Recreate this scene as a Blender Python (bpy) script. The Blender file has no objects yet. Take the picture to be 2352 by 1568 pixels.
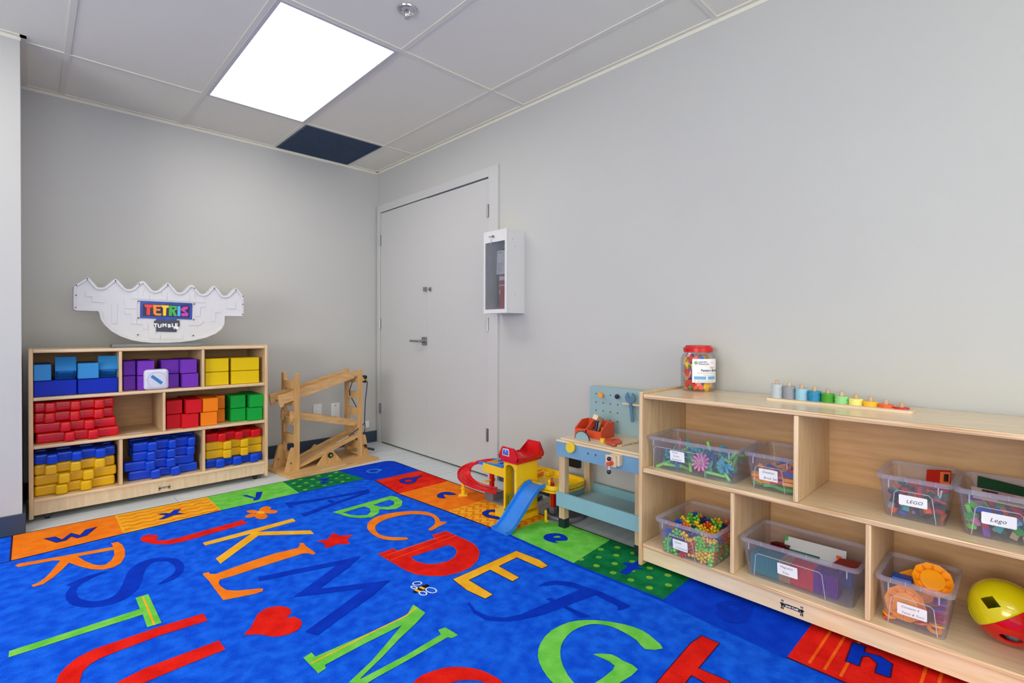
import bpy, bmesh, math, random
from mathutils import Vector, Matrix, Euler
from mathutils.geometry import tessellate_polygon
random.seed(7)
PI=math.pi
# ------------------------------------------------------------------ camera
CF,YAW,PITCH,ROLL,CY=1147.2921,0.7674,-0.008,0.0029,768.977
CAM=Vector((-2.2608,-4.095,1.0))
_F=Vector((math.sin(YAW)*math.cos(PITCH),math.cos(YAW)*math.cos(PITCH),math.sin(PITCH)))
_R=Vector((math.cos(YAW),-math.sin(YAW),0)); _U=_R.cross(_F)
_R2=_R*math.cos(ROLL)+_U*math.sin(ROLL); _U2=-_R*math.sin(ROLL)+_U*math.cos(ROLL)
cd=bpy.data.cameras.new('camera'); cam=bpy.data.objects.new('camera',cd)
bpy.context.scene.collection.objects.link(cam)
cd.sensor_width=36; cd.lens=36*CF/2352; cd.shift_y=(CY-784)/2352; cd.clip_start=.02
cam.matrix_world=Matrix(((_R2.x,_U2.x,-_F.x,CAM.x),(_R2.y,_U2.y,-_F.y,CAM.y),(_R2.z,_U2.z,-_F.z,CAM.z),(0,0,0,1)))
sc=bpy.context.scene; sc.camera=cam
# ------------------------------------------------------------------ world, exposure, added fill light
w=bpy.data.worlds.new('world'); sc.world=w; w.use_nodes=True
w.node_tree.nodes['Background'].inputs[0].default_value=(.9,.95,1,1); w.node_tree.nodes['Background'].inputs[1].default_value=.3
sc.view_settings.view_transform='Standard'; sc.view_settings.look='None'; sc.view_settings.gamma=1
sc.view_settings.use_curve_mapping=False; sc.view_settings.exposure=0.40
PANEL=5.2        # strength of every ceiling light panel
FILL_POWER=85  # fill lamps added out of view, set where the made-up windows stand
def area(name,loc,rot,sx,sy,power,col):
    l=bpy.data.lights.new(name,'AREA'); l.shape='RECTANGLE'; l.size=sx; l.size_y=sy; l.energy=power; l.color=col
    o=bpy.data.objects.new(name,l); o.location=loc; o.rotation_euler=rot; sc.collection.objects.link(o); return o
area('added_fill_light',(-2.6,-7.85,1.45),(PI/2,0,0),3.6,1.7,FILL_POWER*.75,(1,.97,.92))  # added soft fill from behind the camera
area('added_fill_light_side',(-6.35,-4.3,1.45),(PI/2,0,-PI/2),2.6,1.5,FILL_POWER*1.25,(1,.97,.92))  # added side fill, brightens the shelf interiors
H=2.4244
# ------------------------------------------------------------------ helpers
def P(u,v,x=None,y=None,z=None):
    'point of the place seen at a photo pixel on a known plane'
    d=_F*CF+_R2*(u-1176)-_U2*(v-CY)
    t=(x-CAM.x)/d.x if x is not None else (y-CAM.y)/d.y if y is not None else (z-CAM.z)/d.z
    return CAM+d*t
def lin(c):
    return tuple((x/255/12.92 if x/255<=.04045 else ((x/255+.055)/1.055)**2.4) for x in c[:3])
MATS={}
def mat(name,c,rough=.5,metal=0,var=0,scale=8,bump=0,bscale=60,stretch=(1,1,1),spec=.5,emit=0,c2=None,coat=0,detail=3):
    if name in MATS: return MATS[name]
    m=bpy.data.materials.new(name); m.use_nodes=True; nt=m.node_tree; n=nt.nodes; L=nt.links; b=n['Principled BSDF']
    col=lin(c); b.inputs['Base Color'].default_value=(*col,1); b.inputs['Roughness'].default_value=rough
    b.inputs['Metallic'].default_value=metal; b.inputs['Specular IOR Level'].default_value=spec
    if coat: b.inputs['Coat Weight'].default_value=coat; b.inputs['Coat Roughness'].default_value=.1
    tc=n.new('ShaderNodeTexCoord')
    mp=n.new('ShaderNodeMapping'); mp.inputs['Scale'].default_value=stretch; L.new(tc.outputs['Object'],mp.inputs[0])
    if var or c2:
        no=n.new('ShaderNodeTexNoise'); no.inputs['Scale'].default_value=scale; no.inputs['Detail'].default_value=detail; L.new(mp.outputs[0],no.inputs['Vector'])
        r=n.new('ShaderNodeValToRGB'); L.new(no.outputs[0],r.inputs[0]); L.new(r.outputs[0],b.inputs['Base Color'])
        r.color_ramp.elements[0].position=.35; r.color_ramp.elements[1].position=.65
        if c2: k0,k1=col,lin(c2)
        else: k0=tuple(x*(1-var) for x in col); k1=tuple(min(1,x*(1+var)) for x in col)
        r.color_ramp.elements[0].color=(*k0,1); r.color_ramp.elements[1].color=(*k1,1)
    else:
        no=n.new('ShaderNodeTexNoise'); no.inputs['Scale'].default_value=40; L.new(mp.outputs[0],no.inputs['Vector'])
        mr=n.new('ShaderNodeMapRange'); mr.inputs['To Min'].default_value=max(0,rough-.04); mr.inputs['To Max'].default_value=min(1,rough+.04)
        L.new(no.outputs[0],mr.inputs[0]); L.new(mr.outputs[0],b.inputs['Roughness'])
    if bump:
        nb=n.new('ShaderNodeTexNoise'); nb.inputs['Scale'].default_value=bscale; nb.inputs['Detail'].default_value=4; L.new(mp.outputs[0],nb.inputs['Vector'])
        bp=n.new('ShaderNodeBump'); bp.inputs['Strength'].default_value=bump; bp.inputs['Distance'].default_value=.01
        L.new(nb.outputs[0],bp.inputs['Height']); L.new(bp.outputs[0],b.inputs['Normal'])
    if emit: b.inputs['Emission Color'].default_value=(*col,1); b.inputs['Emission Strength'].default_value=emit
    MATS[name]=m; return m
def wood(name,c1,c2,axis='x',rough=.4,scale=6):
    st={'x':(1,9,9),'y':(9,1,9),'z':(9,9,1)}[axis]
    return mat(name,c1,rough=rough,c2=c2,scale=scale,stretch=st,bump=.02,bscale=30,detail=5)
def clear(name,c,mixf=.14,rough=.12,gl=.35):
    if name in MATS: return MATS[name]
    m=bpy.data.materials.new(name); m.use_nodes=True; nt=m.node_tree; n=nt.nodes; L=nt.links
    n.remove(n['Principled BSDF']); out=n['Material Output']
    tr=n.new('ShaderNodeBsdfTransparent'); tr.inputs[0].default_value=(*[1-(1-x)*.12 for x in lin(c)],1)
    df=n.new('ShaderNodeBsdfDiffuse'); df.inputs[0].default_value=(*lin(c),1)
    tl=n.new('ShaderNodeBsdfTranslucent'); tl.inputs[0].default_value=(*lin(c),1)
    g=n.new('ShaderNodeBsdfGlossy'); g.inputs['Roughness'].default_value=rough; g.inputs[0].default_value=(.9,.9,.95,1)
    a=n.new('ShaderNodeMixShader'); a.inputs[0].default_value=.5; L.new(df.outputs[0],a.inputs[1]); L.new(tl.outputs[0],a.inputs[2])
    lw=n.new('ShaderNodeLayerWeight'); lw.inputs[0].default_value=.25
    no=n.new('ShaderNodeTexNoise'); no.inputs['Scale'].default_value=5
    mr=n.new('ShaderNodeMapRange'); mr.inputs['To Min'].default_value=mixf*.8; mr.inputs['To Max'].default_value=mixf*1.2; L.new(no.outputs[0],mr.inputs[0])
    b=n.new('ShaderNodeMixShader'); L.new(mr.outputs[0],b.inputs[0]); L.new(tr.outputs[0],b.inputs[1]); L.new(a.outputs[0],b.inputs[2])
    mu=n.new('ShaderNodeMath'); mu.operation='MULTIPLY'; mu.inputs[1].default_value=gl; L.new(lw.outputs['Fresnel'],mu.inputs[0])
    d=n.new('ShaderNodeMixShader'); L.new(mu.outputs[0],d.inputs[0]); L.new(b.outputs[0],d.inputs[1]); L.new(g.outputs[0],d.inputs[2])
    L.new(d.outputs[0],out.inputs[0]); MATS[name]=m; return m

class MB:
    def __init__(s): s.v=[]; s.f=[]; s.m=[]
    def add(s,vs,fs,mi=0,M=None):
        o=len(s.v); s.v+=[(M@Vector(q)) if M else Vector(q) for q in vs]; s.f+=[tuple(i+o for i in f) for f in fs]; s.m+=[mi]*len(fs); return s
    def box(s,x0,x1,y0,y1,z0,z1,r=0,mi=0,M=None,seg=2):
        x0,x1=sorted((x0,x1)); y0,y1=sorted((y0,y1)); z0,z1=sorted((z0,z1))
        if r<=0:
            vs=[(x,y,z) for x in (x0,x1) for y in (y0,y1) for z in (z0,z1)]
            return s.add(vs,[(0,1,3,2),(4,6,7,5),(0,4,5,1),(2,3,7,6),(0,2,6,4),(1,5,7,3)],mi,M)
        bm=bmesh.new(); bmesh.ops.create_cube(bm,size=1)
        for q in bm.verts: q.co=Vector((x0+(q.co.x+.5)*(x1-x0),y0+(q.co.y+.5)*(y1-y0),z0+(q.co.z+.5)*(z1-z0)))
        r=min(r,.49*min(x1-x0,y1-y0,z1-z0)); bmesh.ops.bevel(bm,geom=bm.edges[:],offset=r,segments=seg,affect='EDGES',profile=.5)
        s.add([q.co.copy() for q in bm.verts],[tuple(q.index for q in f.verts) for f in bm.faces],mi,M); bm.free(); return s
    def prism(s,poly,t0,t1,fn=lambda a,b,t:(a,b,t),mi=0,holes=(),M=None,back=True,mi_side=None):
        loops=[[Vector((a,b,0)) for a,b in poly]]+[[Vector((a,b,0)) for a,b in h] for h in holes]
        flat=[p for l in loops for p in l]; tri=tessellate_polygon(loops)
        vs=[fn(p.x,p.y,t0) for p in flat]+[fn(p.x,p.y,t1) for p in flat]; N=len(flat)
        fs=[tuple(t) for t in tri]+([tuple(i+N for i in t) for t in tri] if t1!=t0 or True else [])
        s.add(vs,fs,mi,M)
        if t0!=t1:
            o=0; sd=[]
            for l in loops:
                n=len(l)
                for i in range(n): j=(i+1)%n; sd.append((o+i,o+j,o+j+N,o+i+N))
                o+=n
            base=len(s.v)-2*N
            s.f+=[tuple(i+base for i in f) for f in sd]; s.m+=[mi if mi_side is None else mi_side]*len(sd)
        return s
    def flat(s,poly,fn,mi=0,holes=()):
        loops=[[Vector((a,b,0)) for a,b in poly]]+[[Vector((a,b,0)) for a,b in h] for h in holes]
        fl=[p for l in loops for p in l]; return s.add([fn(p.x,p.y) for p in fl],[tuple(t) for t in tessellate_polygon(loops)],mi)
    def lathe(s,prof,c=(0,0,0),seg=24,mi=0,M=None,axis='z',cap=False):
        vs=[];fs=[]
        for r,z in prof:
            for k in range(seg):
                a=2*PI*k/seg; p=(r*math.cos(a),r*math.sin(a),z)
                if axis=='x': p=(p[2],p[0],p[1])
                if axis=='y': p=(p[0],p[2],p[1])
                vs.append((p[0]+c[0],p[1]+c[1],p[2]+c[2]))
        for i in range(len(prof)-1):
            for k in range(seg): fs.append((i*seg+k,i*seg+(k+1)%seg,(i+1)*seg+(k+1)%seg,(i+1)*seg+k))
        if cap: fs.append(tuple(range(seg))); fs.append(tuple(range((len(prof)-1)*seg,len(prof)*seg)))
        return s.add(vs,fs,mi,M)
    def cyl(s,p0,p1,r,r2=None,seg=16,mi=0,M=None):
        p0=Vector(p0);p1=Vector(p1); d=p1-p0; q=d.to_track_quat('Z','Y').to_matrix().to_4x4(); q.translation=p0; L=d.length; r2=r if r2 is None else r2
        if M: q=M@q
        return s.lathe([(r,0),(r2,L)],seg=seg,mi=mi,M=q,cap=True)
    def ball(s,c,r,mi=0,M=None,seg=14,rings=8,sz=1):
        prof=[(r*math.sin(PI*i/rings)+1e-6,-r*sz*math.cos(PI*i/rings)) for i in range(rings+1)]
        return s.lathe(prof,c,seg,mi,M)
    def tube(s,pts,r,seg=8,mi=0,closed=False):
        pts=[Vector(p) for p in pts]; n=len(pts); vs=[];fs=[]
        for i,p in enumerate(pts):
            a=pts[i-1] if (i or closed) else p; b=pts[(i+1)%n] if (i<n-1 or closed) else p
            q=(b-a).normalized().to_track_quat('Z','Y')
            for k in range(seg): vs.append(p+q@Vector((r*math.cos(2*PI*k/seg),r*math.sin(2*PI*k/seg),0)))
        for i in range(n if closed else n-1):
            for k in range(seg): fs.append((i*seg+k,i*seg+(k+1)%seg,((i+1)%n)*seg+(k+1)%seg,((i+1)%n)*seg+k))
        if not closed: fs+= [tuple(range(seg)),tuple(range((n-1)*seg,n*seg))]
        return s.add(vs,fs,mi)
    def sweep(s,prof,path,mi=0,up=(0,0,1)):
        'closed 2D profile (side, up) along a path'
        path=[Vector(p) for p in path]; up=Vector(up); n=len(prof); vs=[];fs=[]
        for i,p in enumerate(path):
            t=(path[min(i+1,len(path)-1)]-path[max(i-1,0)]); t.normalize(); sd=t.cross(up).normalized(); u=sd.cross(t)
            vs+=[p+sd*a+u*b for a,b in prof]
        for i in range(len(path)-1):
            for k in range(n): fs.append((i*n+k,i*n+(k+1)%n,(i+1)*n+(k+1)%n,(i+1)*n+k))
        tri=tessellate_polygon([[Vector((a,b,0)) for a,b in prof]])
        fs+=[tuple(t) for t in tri]+[tuple(i+(len(path)-1)*n for i in t) for t in tri]
        return s.add(vs,fs,mi)
    def text(s,body,fn,size=1,mi=0,shear=0,off=0,align='LEFT',sp=1):
        'letters as flat geometry; fn maps (x,y) of the text plane to the place'
        cu=bpy.data.curves.new('t','FONT'); cu.body=body; cu.size=size; cu.shear=shear; cu.offset=off; cu.align_x=align; cu.resolution_u=3; cu.space_character=sp
        o=bpy.data.objects.new('t',cu); me=bpy.data.meshes.new_from_object(o)
        s.add([fn(q.co.x,q.co.y) for q in me.vertices],[tuple(p.vertices) for p in me.polygons],mi)
        bpy.data.objects.remove(o); bpy.data.curves.remove(cu); bpy.data.meshes.remove(me); return s
ORG={}
def link(o,parent):
    sc.collection.objects.link(o)
    if parent is not None: o.parent=parent
def obj(name,mb,mats,parent=None,org=None,label=None,cat=None,group=None,kind=None,smooth=40):
    me=bpy.data.meshes.new(name); o=bpy.data.objects.new(name,me)
    if parent is not None: g=ORG[parent.name]
    elif org is not None: g=Vector(org); o.location=g
    else: g=Vector((0,0,0))
    me.from_pydata([v-g for v in mb.v],[],mb.f)
    for m in (mats if isinstance(mats,(list,tuple)) else [mats]): me.materials.append(m)
    me.polygons.foreach_set('material_index',mb.m); me.update()
    bm=bmesh.new(); bm.from_mesh(me); bmesh.ops.recalc_face_normals(bm,faces=bm.faces[:]); bm.to_mesh(me); bm.free()
    if smooth:
        me.polygons.foreach_set('use_smooth',[True]*len(me.polygons)); me.set_sharp_from_angle(angle=math.radians(smooth)); wn=o.modifiers.new('n','WEIGHTED_NORMAL'); wn.keep_sharp=True; wn.weight=80
    link(o,parent); ORG[o.name]=g
    if label: o['label']=label
    if cat: o['category']=cat
    if group: o['group']=group
    if kind: o['kind']=kind
    return o
def thing(name,label,cat,loc,group=None,kind=None):
    o=bpy.data.objects.new(name,None); o.empty_display_size=.05; o.location=loc; link(o,None); ORG[o.name]=Vector(loc)
    if label: o['label']=label
    if cat: o['category']=cat
    if group: o['group']=group
    if kind: o['kind']=kind
    return o
def dup(src,loc,rot=None,label=None,group=None,mats=None,scale=None):
    r=src.copy(); sc.collection.objects.link(r); r.location=loc
    if rot is not None: r.rotation_euler=rot
    if scale: r.scale=scale
    if label: r['label']=label
    if group: r['group']=group
    for ch in src.children:
        c=ch.copy(); sc.collection.objects.link(c); c.parent=r
        for g in ch.children:
            d=g.copy(); sc.collection.objects.link(d); d.parent=c
    return r
def struct(name,mb,mats,parent=None,smooth=40): return obj(name,mb,mats,parent,kind=None if parent else 'structure',smooth=smooth)
def rounded(x0,x1,y0,y1,r,n=4):
    pts=[]
    for cx,cy,a in ((x1-r,y1-r,0),(x0+r,y1-r,90),(x0+r,y0+r,180),(x1-r,y0+r,270)):
        for k in range(n+1): t=math.radians(a+90*k/n); pts.append((cx+r*math.cos(t),cy+r*math.sin(t)))
    return pts
YZ=lambda x:(lambda a,b,t:(x+t,a,b))
XZ=lambda y:(lambda a,b,t:(a,y+t,b))
# ------------------------------------------------------------------ shared materials
M_wall=mat('wall_paint',(187,188,186),.6,var=.01,scale=2,bump=.03,bscale=180)
M_ceil=mat('ceiling_tile',(232,231,214),.8,bump=.06,bscale=300)
M_grid=mat('ceiling_grid_metal',(224,222,206),.5)
M_door=mat('door_paint',(192,193,193),.4)
M_frame=mat('frame_paint',(194,195,195),.35)
M_base=mat('baseboard_vinyl',(44,60,84),.45)
M_steel=mat('brushed_steel',(165,165,168),.3,metal=1)
M_dark=mat('dark_gap',(18,18,20),.7)
M_black=mat('black_plastic',(16,17,22),.35)
M_white=mat('white_plastic',(226,227,230),.35)
M_paper=mat('label_paper',(236,236,240),.6)
M_ink=mat('black_ink',(20,20,24),.6)
M_birch=wood('birch_face',(224,198,160),(212,183,143),'x',.35)
M_birchv=wood('birch_panel_upright',(218,190,150),(203,170,126),'z',.35)
M_birchy=wood('birch_along_wall',(230,210,178),(220,196,160),'y',.22)
M_kick=wood('birch_kick',(219,197,166),(206,182,148),'z',.35)
M_edge=mat('ply_edge',(186,140,94),.5,c2=(234,208,170),scale=14,stretch=(.3,.3,28))
M_edgev=mat('ply_edge_upright',(200,158,112),.5,c2=(234,208,170),scale=14,stretch=(28,28,.3))
M_pine=wood('bamboo_wood',(208,168,112),(193,148,92),'z',.42)
M_pinex=wood('bamboo_wood_long',(212,174,120),(194,150,96),'x',.42)
def plas(name,c,rough=.28): return mat(name,c,rough,spec=.5)
# ================================================================== SETTING
def floor_mat():
    m=bpy.data.materials.new('vinyl_plank'); m.use_nodes=True; nt=m.node_tree; n=nt.nodes; L=nt.links; b=n['Principled BSDF']
    tc=n.new('ShaderNodeTexCoord'); br=n.new('ShaderNodeTexBrick'); br.inputs['Scale'].default_value=1; br.offset=.37
    br.inputs['Brick Width'].default_value=1.2; br.inputs['Row Height'].default_value=.18; br.inputs['Mortar Size'].default_value=.0012
    br.inputs['Color1'].default_value=(*lin((204,211,217)),1); br.inputs['Color2'].default_value=(*lin((214,220,225)),1); br.inputs['Mortar'].default_value=(*lin((120,126,130)),1)
    L.new(tc.outputs['Object'],br.inputs['Vector'])
    mp=n.new('ShaderNodeMapping'); mp.inputs['Scale'].default_value=(1.2,9,1); L.new(tc.outputs['Object'],mp.inputs[0])
    no=n.new('ShaderNodeTexNoise'); no.inputs['Scale'].default_value=4; no.inputs['Detail'].default_value=8; no.inputs['Distortion'].default_value=.6; L.new(mp.outputs[0],no.inputs['Vector'])
    r=n.new('ShaderNodeValToRGB'); r.color_ramp.elements[0].position=.3; r.color_ramp.elements[0].color=(.80,.82,.84,1); r.color_ramp.elements[1].position=.6; r.color_ramp.elements[1].color=(1,1,1,1); L.new(no.outputs[0],r.inputs[0])
    mx=n.new('ShaderNodeMixRGB'); mx.blend_type='MULTIPLY'; mx.inputs[0].default_value=.8; L.new(br.outputs[0],mx.inputs[1]); L.new(r.outputs[0],mx.inputs[2]); L.new(mx.outputs[0],b.inputs['Base Color'])
    b.inputs['Roughness'].default_value=.42; return m
XW,YW=-6.4,-8.0
struct('floor',MB().box(XW,.1,YW,.1,-.08,0),floor_mat())
struct('wall_back',MB().box(XW-.1,.1,0,.1,0,H),M_wall)
DT=2.112
struct('wall_right',MB().box(0,.1,-.02,0,0,H).box(0,.1,YW,-1.63,0,H).box(0,.1,-1.63,-.02,DT,H).box(.05,.1,-1.63,-.02,0,DT),M_wall)
struct('wall_left',MB().box(XW,-2.292,-.672,-.0005,0,H),M_wall)
WZ0,WZ1=.6,2.3
struct('wall_front',MB().box(XW,.1,YW-.1,YW,0,WZ0).box(XW,.1,YW-.1,YW,WZ1,H).box(XW,-4.4,YW-.1,YW,WZ0,WZ1).box(-.8,.1,YW-.1,YW,WZ0,WZ1),M_wall)
struct('wall_side',MB().box(XW-.1,XW,YW,0,0,WZ0).box(XW-.1,XW,YW,0,WZ1,H).box(XW-.1,XW,YW,-5.6,WZ0,WZ1).box(XW-.1,XW,-3,0,WZ0,WZ1),M_wall)
for nm,(a0,a1),ax in (('added_window_1',(-4.4,-.8),'y'),('added_window_2',(-5.6,-3),'x')):  # made-up windows in the unseen walls, framing the fill lamps
    mb=MB()
    def wb(p0,p1,z0,z1):
        if ax=='y': mb.box(p0,p1,YW-.08,YW-.02,z0,z1)
        else: mb.box(XW-.08,XW-.02,p0,p1,z0,z1)
    wb(a0,a1,WZ0,WZ0+.06); wb(a0,a1,WZ1-.06,WZ1)
    for k in range(4): q=a0+(a1-a0)*k/3; wb(min(q,a1-.05),min(q,a1-.05)+.05,WZ0,WZ1)
    wo=struct(nm,mb,M_frame)
    g=MB()
    if ax=='y': g.box(a0,a1,YW-.055,YW-.05,WZ0,WZ1)
    else: g.box(XW-.055,XW-.05,a0,a1,WZ0,WZ1)
    obj('pane',g,clear('added_window_glass',(235,240,245),.05),wo)
# ceiling: tiles, T-bar grid, wall angle
GX=[0,-.283,-.893,-1.503,-2.118,-2.73,-3.34,-3.95,-4.56,-5.17,-5.78,XW]; GY=[0,-.62,-1.862,-3.09,-4.32,-5.55,-6.78,YW]
LIGHTS=[(2,1),(5,1),(5,4),(8,1),(8,4),(2,6)]; VENT=(1,0)  # only the first panel is in view; the rest are added for illumination
mb=MB()
for i in range(len(GX)-1):
    for j in range(len(GY)-1):
        if (i,j)==VENT or (i,j) in [l for l in LIGHTS]: continue
        mb.box(GX[i+1]+.004,GX[i]-.004,GY[j+1]+.004,GY[j]-.004,H+.002,H+.02)
mb.box(XW-.1,.1,YW-.1,.1,H+.12,H+.2)
ceil=struct('ceiling',mb,M_ceil)
mb=MB()
for x in GX[1:-1]: mb.box(x-.012,x+.012,YW,0,H-.002,H+.004)
for y in GY[1:-1]: mb.box(XW,0,y-.012,y+.012,H-.0025,H+.004)
obj('ceiling_grid',mb,M_grid,ceil)
mb=MB().box(-.024,0,YW,0,H-.003,H+.003).box(-.003,0,YW,0,H-.02,H).box(-2.292,0,-.024,0,H-.003,H+.003).box(-2.292,0,-.003,0,H-.02,H)
mb.box(XW,-2.268,-.696,-.672,H-.0035,H+.003).box(-2.292,-2.266,-.696,0,H-.0035,H+.003).box(XW,-2.289,-.675,-.672,H-.02,H)
struct('trim_1',mb,M_grid)
mb=MB().box(-1.2,-.001,-.012,0,0,.1,.003).box(-2.29,-1.2,-.012,0,0,.1); struct('baseboard_back',mb,M_base)
mb=MB().box(XW,-2.289,-.684,-.672,0,.1,.003).box(-2.292,-2.28,-.684,0,0,.1,.003); struct('baseboard_left',mb,M_base)
struct('baseboard_right',MB().box(-.012,0,YW,-1.64,0,.1,.003),M_base)
# lights
M_glow=mat('light_panel',(255,249,238),.4,emit=PANEL)
def lightpanel(i,j,first=None):
    x0,x1,y0,y1=GX[i+1],GX[i],GY[j+1],GY[j]
    t=thing('ceiling_light','bright white rectangular flat panel light in the grey tiled ceiling' if not first else 'white flat ceiling light panel added over the unseen part of the room','ceiling light',((x0+x1)/2,(y0+y1)/2,H),'ceiling light panels')
    f=MB()
    for a in ((x0+.010,x0+.028,y0+.010,y1-.010),(x1-.028,x1-.010,y0+.010,y1-.010),(x0+.028,x1-.028,y0+.010,y0+.028),(x0+.028,x1-.028,y1-.028,y1-.010)): f.box(a[0],a[1],a[2],a[3],H-.006,H+.004)
    obj('frame',f,M_frame,t); obj('diffuser',MB().box(x0+.028,x1-.028,y0+.028,y1-.028,H-.003,H+.003),M_glow,t,smooth=0)
for k,(i,j) in enumerate(LIGHTS): lightpanel(i,j,k)
# vent
t=thing('ceiling_vent','dark navy slatted air grille set in the ceiling above the corner','vent',(-.57,-.31,H))
x0,x1,y0,y1=-.882,-.295,-.608,-.014
f=MB()
for a in ((x0,x0+.012,y0,y1),(x1-.012,x1,y0,y1),(x0+.012,x1-.012,y0,y0+.012),(x0+.012,x1-.012,y1-.012,y1)): f.box(*a,H-.004,H+.01)
M_vent=mat('vent_navy',(34,62,92),.4)
obj('frame',f,M_vent,t); obj('backing',MB().box(x0,x1,y0,y1,H+.014,H+.02),mat('vent_back',(8,10,16),.9),t)
f=MB()
for k in range(26):
    y=y0+.02+k*(y1-y0-.04)/25; f.box(x0+.012,x1-.012,y-.0055,y+.0055,H-.001,H+.004)
obj('slats',f,M_vent,t,smooth=0)
# sprinkler
t=thing('fire_sprinkler','chrome fire sprinkler head in a round ceiling plate','sprinkler',(-1.05,-2.165,H))
c=(-1.05,-2.165)
obj('ceiling_plate',MB().lathe([(.044,H),(.042,H-.005),(.032,H-.006),(.026,H+.004)],(*c,0),28),mat('chrome',(200,200,205),.18,metal=1),t)
obj('recess_cup',MB().lathe([(.026,H+.003),(.02,H+.03),(.001,H+.03)],(*c,0),20),M_dark,t)
mb=MB().cyl((*c,H+.02),(*c,H-.012),.006,seg=10)
for s in (-1,1): mb.tube([(c[0]+s*.006,c[1],H),(c[0]+s*.014,c[1],H-.012),(c[0]+s*.012,c[1],H-.026),(c[0],c[1],H-.036)],.0025,6)
mb.cyl((*c,H-.036),(*c,H-.0385),.013,seg=14)
obj('sprinkler_head',mb,mat('chrome',(200,200,205)),t)
# ------------------------------------------------------------------ double door
dr=thing('door_1',None,None,(0,-.8,0),kind='structure')
obj('door_frame',MB().box(-.018,.05,-.02,-.072,0,DT,.002).box(-.018,.05,-.072,-1.533,2.048,DT,.002).box(-.018,.05,-1.533,-1.63,0,DT,.002),M_frame,dr)
obj('door_leaf',MB().box(-.011,.034,-.079,-.8014,.013,2.041,.0006),M_door,dr)
obj('door_leaf',MB().box(-.011,.034,-.802,-1.529,.013,2.038,.0006),M_door,dr)
obj('dark_gap_filler',MB().box(.01,.049,-.0725,-1.5325,0,2.0475),M_dark,dr)  # dark box added behind the leaves to block light and blacken the gaps
for yy,zs in ((-.0755,(1.802,1.06,.31)),(-1.531,(1.815,1.045,.29))):
    for z in zs:
        mb=MB().cyl((-.022,yy,z-.045),(-.022,yy,z+.045),.0065,seg=10)
        for k in (-.027,0,.027): mb.cyl((-.022,yy,z+k-.0012),(-.022,yy,z+k+.0012),.0072,seg=10)
        mb.box(-.019,-.0085,yy-.012,yy+.012,z-.044,z+.044); obj('hinge',mb,M_steel,dr)
hy,hz=P(973,783,x=-.02).y,P(973,783,x=-.02).z
mb=MB().box(-.02,-.01,hy-.03,hy+.03,hz-.033,hz+.033,.002).cyl((-.02,hy,hz),(-.062,hy,hz),.011).tube([(-.06,hy,hz),(-.064,hy+.02,hz),(-.064,hy+.125,hz)],.0085,10)
obj('door_handle',mb,M_steel,dr); obj('latch_guard',MB().box(-.0175,-.0115,-.798,-.808,hz-.028,hz+.03,.003),M_steel,dr)
p=P(979,664,x=-.012); mb=MB().box(-.035,-.01,p.y-.013,p.y+.013,p.z-.017,p.z+.017,.002); obj('deadbolt',mb,M_steel,dr)
p=P(989,664,x=-.012); mb=MB().box(-.018,-.011,p.y-.017,p.y+.017,p.z-.016,p.z+.016,.004).cyl((-.018,p.y+.005,p.z),(-.03,p.y+.005,p.z),.0075).cyl((-.018,p.y-.009,p.z),(-.026,p.y-.009,p.z),.004); obj('strike_knob',mb,M_steel,dr)
# switch and plates on the back wall
def plate(nm,label,u0,u1,v0,v1):
    a=P(u0,v0,y=-.003); b=P(u1,v1,y=-.003); z1=a.z;z0=b.z; t=thing(nm,label,'wall plate',((a.x+b.x)/2,0,z0))
    obj('plate',MB().box(a.x,b.x,-.0065,-.0001,z0,z1,.003),M_white,t); return t,(a.x+b.x)/2,z0,z1
t,cx,z0,z1=plate('light_switch','white rocker switch plate low on the back wall behind the ramp frame',719.5,739,928.5,963)
obj('rocker',MB().box(cx-.016,cx+.016,-.011,-.006,(z0+z1)/2-.02,(z0+z1)/2+.025,.003),M_white,t)
obj('rocker',MB().box(cx-.014,cx+.014,-.0095,-.006,(z0+z1)/2-.036,(z0+z1)/2-.026,.002),M_white,t)
t,cx,z0,z1=plate('blank_plate','blank white wall plate with two dark screws behind the ramp frame',760,780,926,961)
for z in (z1-.022,z0+.022): obj('screw',MB().cyl((cx,-.0063,z),(cx,-.009,z),.004,seg=10),M_dark,t)
obj('plug_adapter',MB().box(-.135,-.095,-.03,-.0001,.14,.2,.006),M_white,None,(-.115,0,.14),'small white plug-in adapter on the back wall near the door corner','plug')
# ------------------------------------------------------------------ rug
def carpet(name,c,c2=None,k=.10,sc_=18):
    c2=c2 or tuple(min(255,x*(1+k)+6) for x in c)
    m=mat('rug_'+name,c,.95,c2=c2,scale=sc_,bump=.55,bscale=260,spec=.08,detail=9)
    return m
RUG=[carpet('field_blue',(2,76,222),(20,104,246),sc_=24),carpet('deep_blue',(0,56,204),(2,70,222)),carpet('orange',(240,116,20),(250,136,30)),carpet('gold',(240,168,24),(250,190,50)),
     carpet('light_green',(96,196,64),(126,214,92)),carpet('dark_green',(4,104,58),(18,132,76)),carpet('red',(214,22,16),(236,36,24)),carpet('outline',(52,18,62),(60,24,70)),
     carpet('cyan_line',(30,120,225),(60,150,240)),carpet('white',(225,236,240)),carpet('black',(18,18,20)),carpet('dot_green',(96,176,52),(150,196,60)),carpet('edge',(12,14,36)),carpet('letter_blue',(0,46,184),(2,56,202)),carpet('stripe_orange',(244,86,20),(250,110,30))]
FB,DB,OR,GO,LG,DG,RE,OL,CL,WH,BK,DOT,ED,LB,SO=range(15)
CR={'A':(0,1168,3.92),'B':(500,1168,3.92),'C':(950,1168,3.92),'D':(650,1040,3.92),'E':(400,1040,5.22667),'F':(0,1090,5.88),'H':(1400,1168,3.92),'I':(1752,1168,3.92)}
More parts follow.
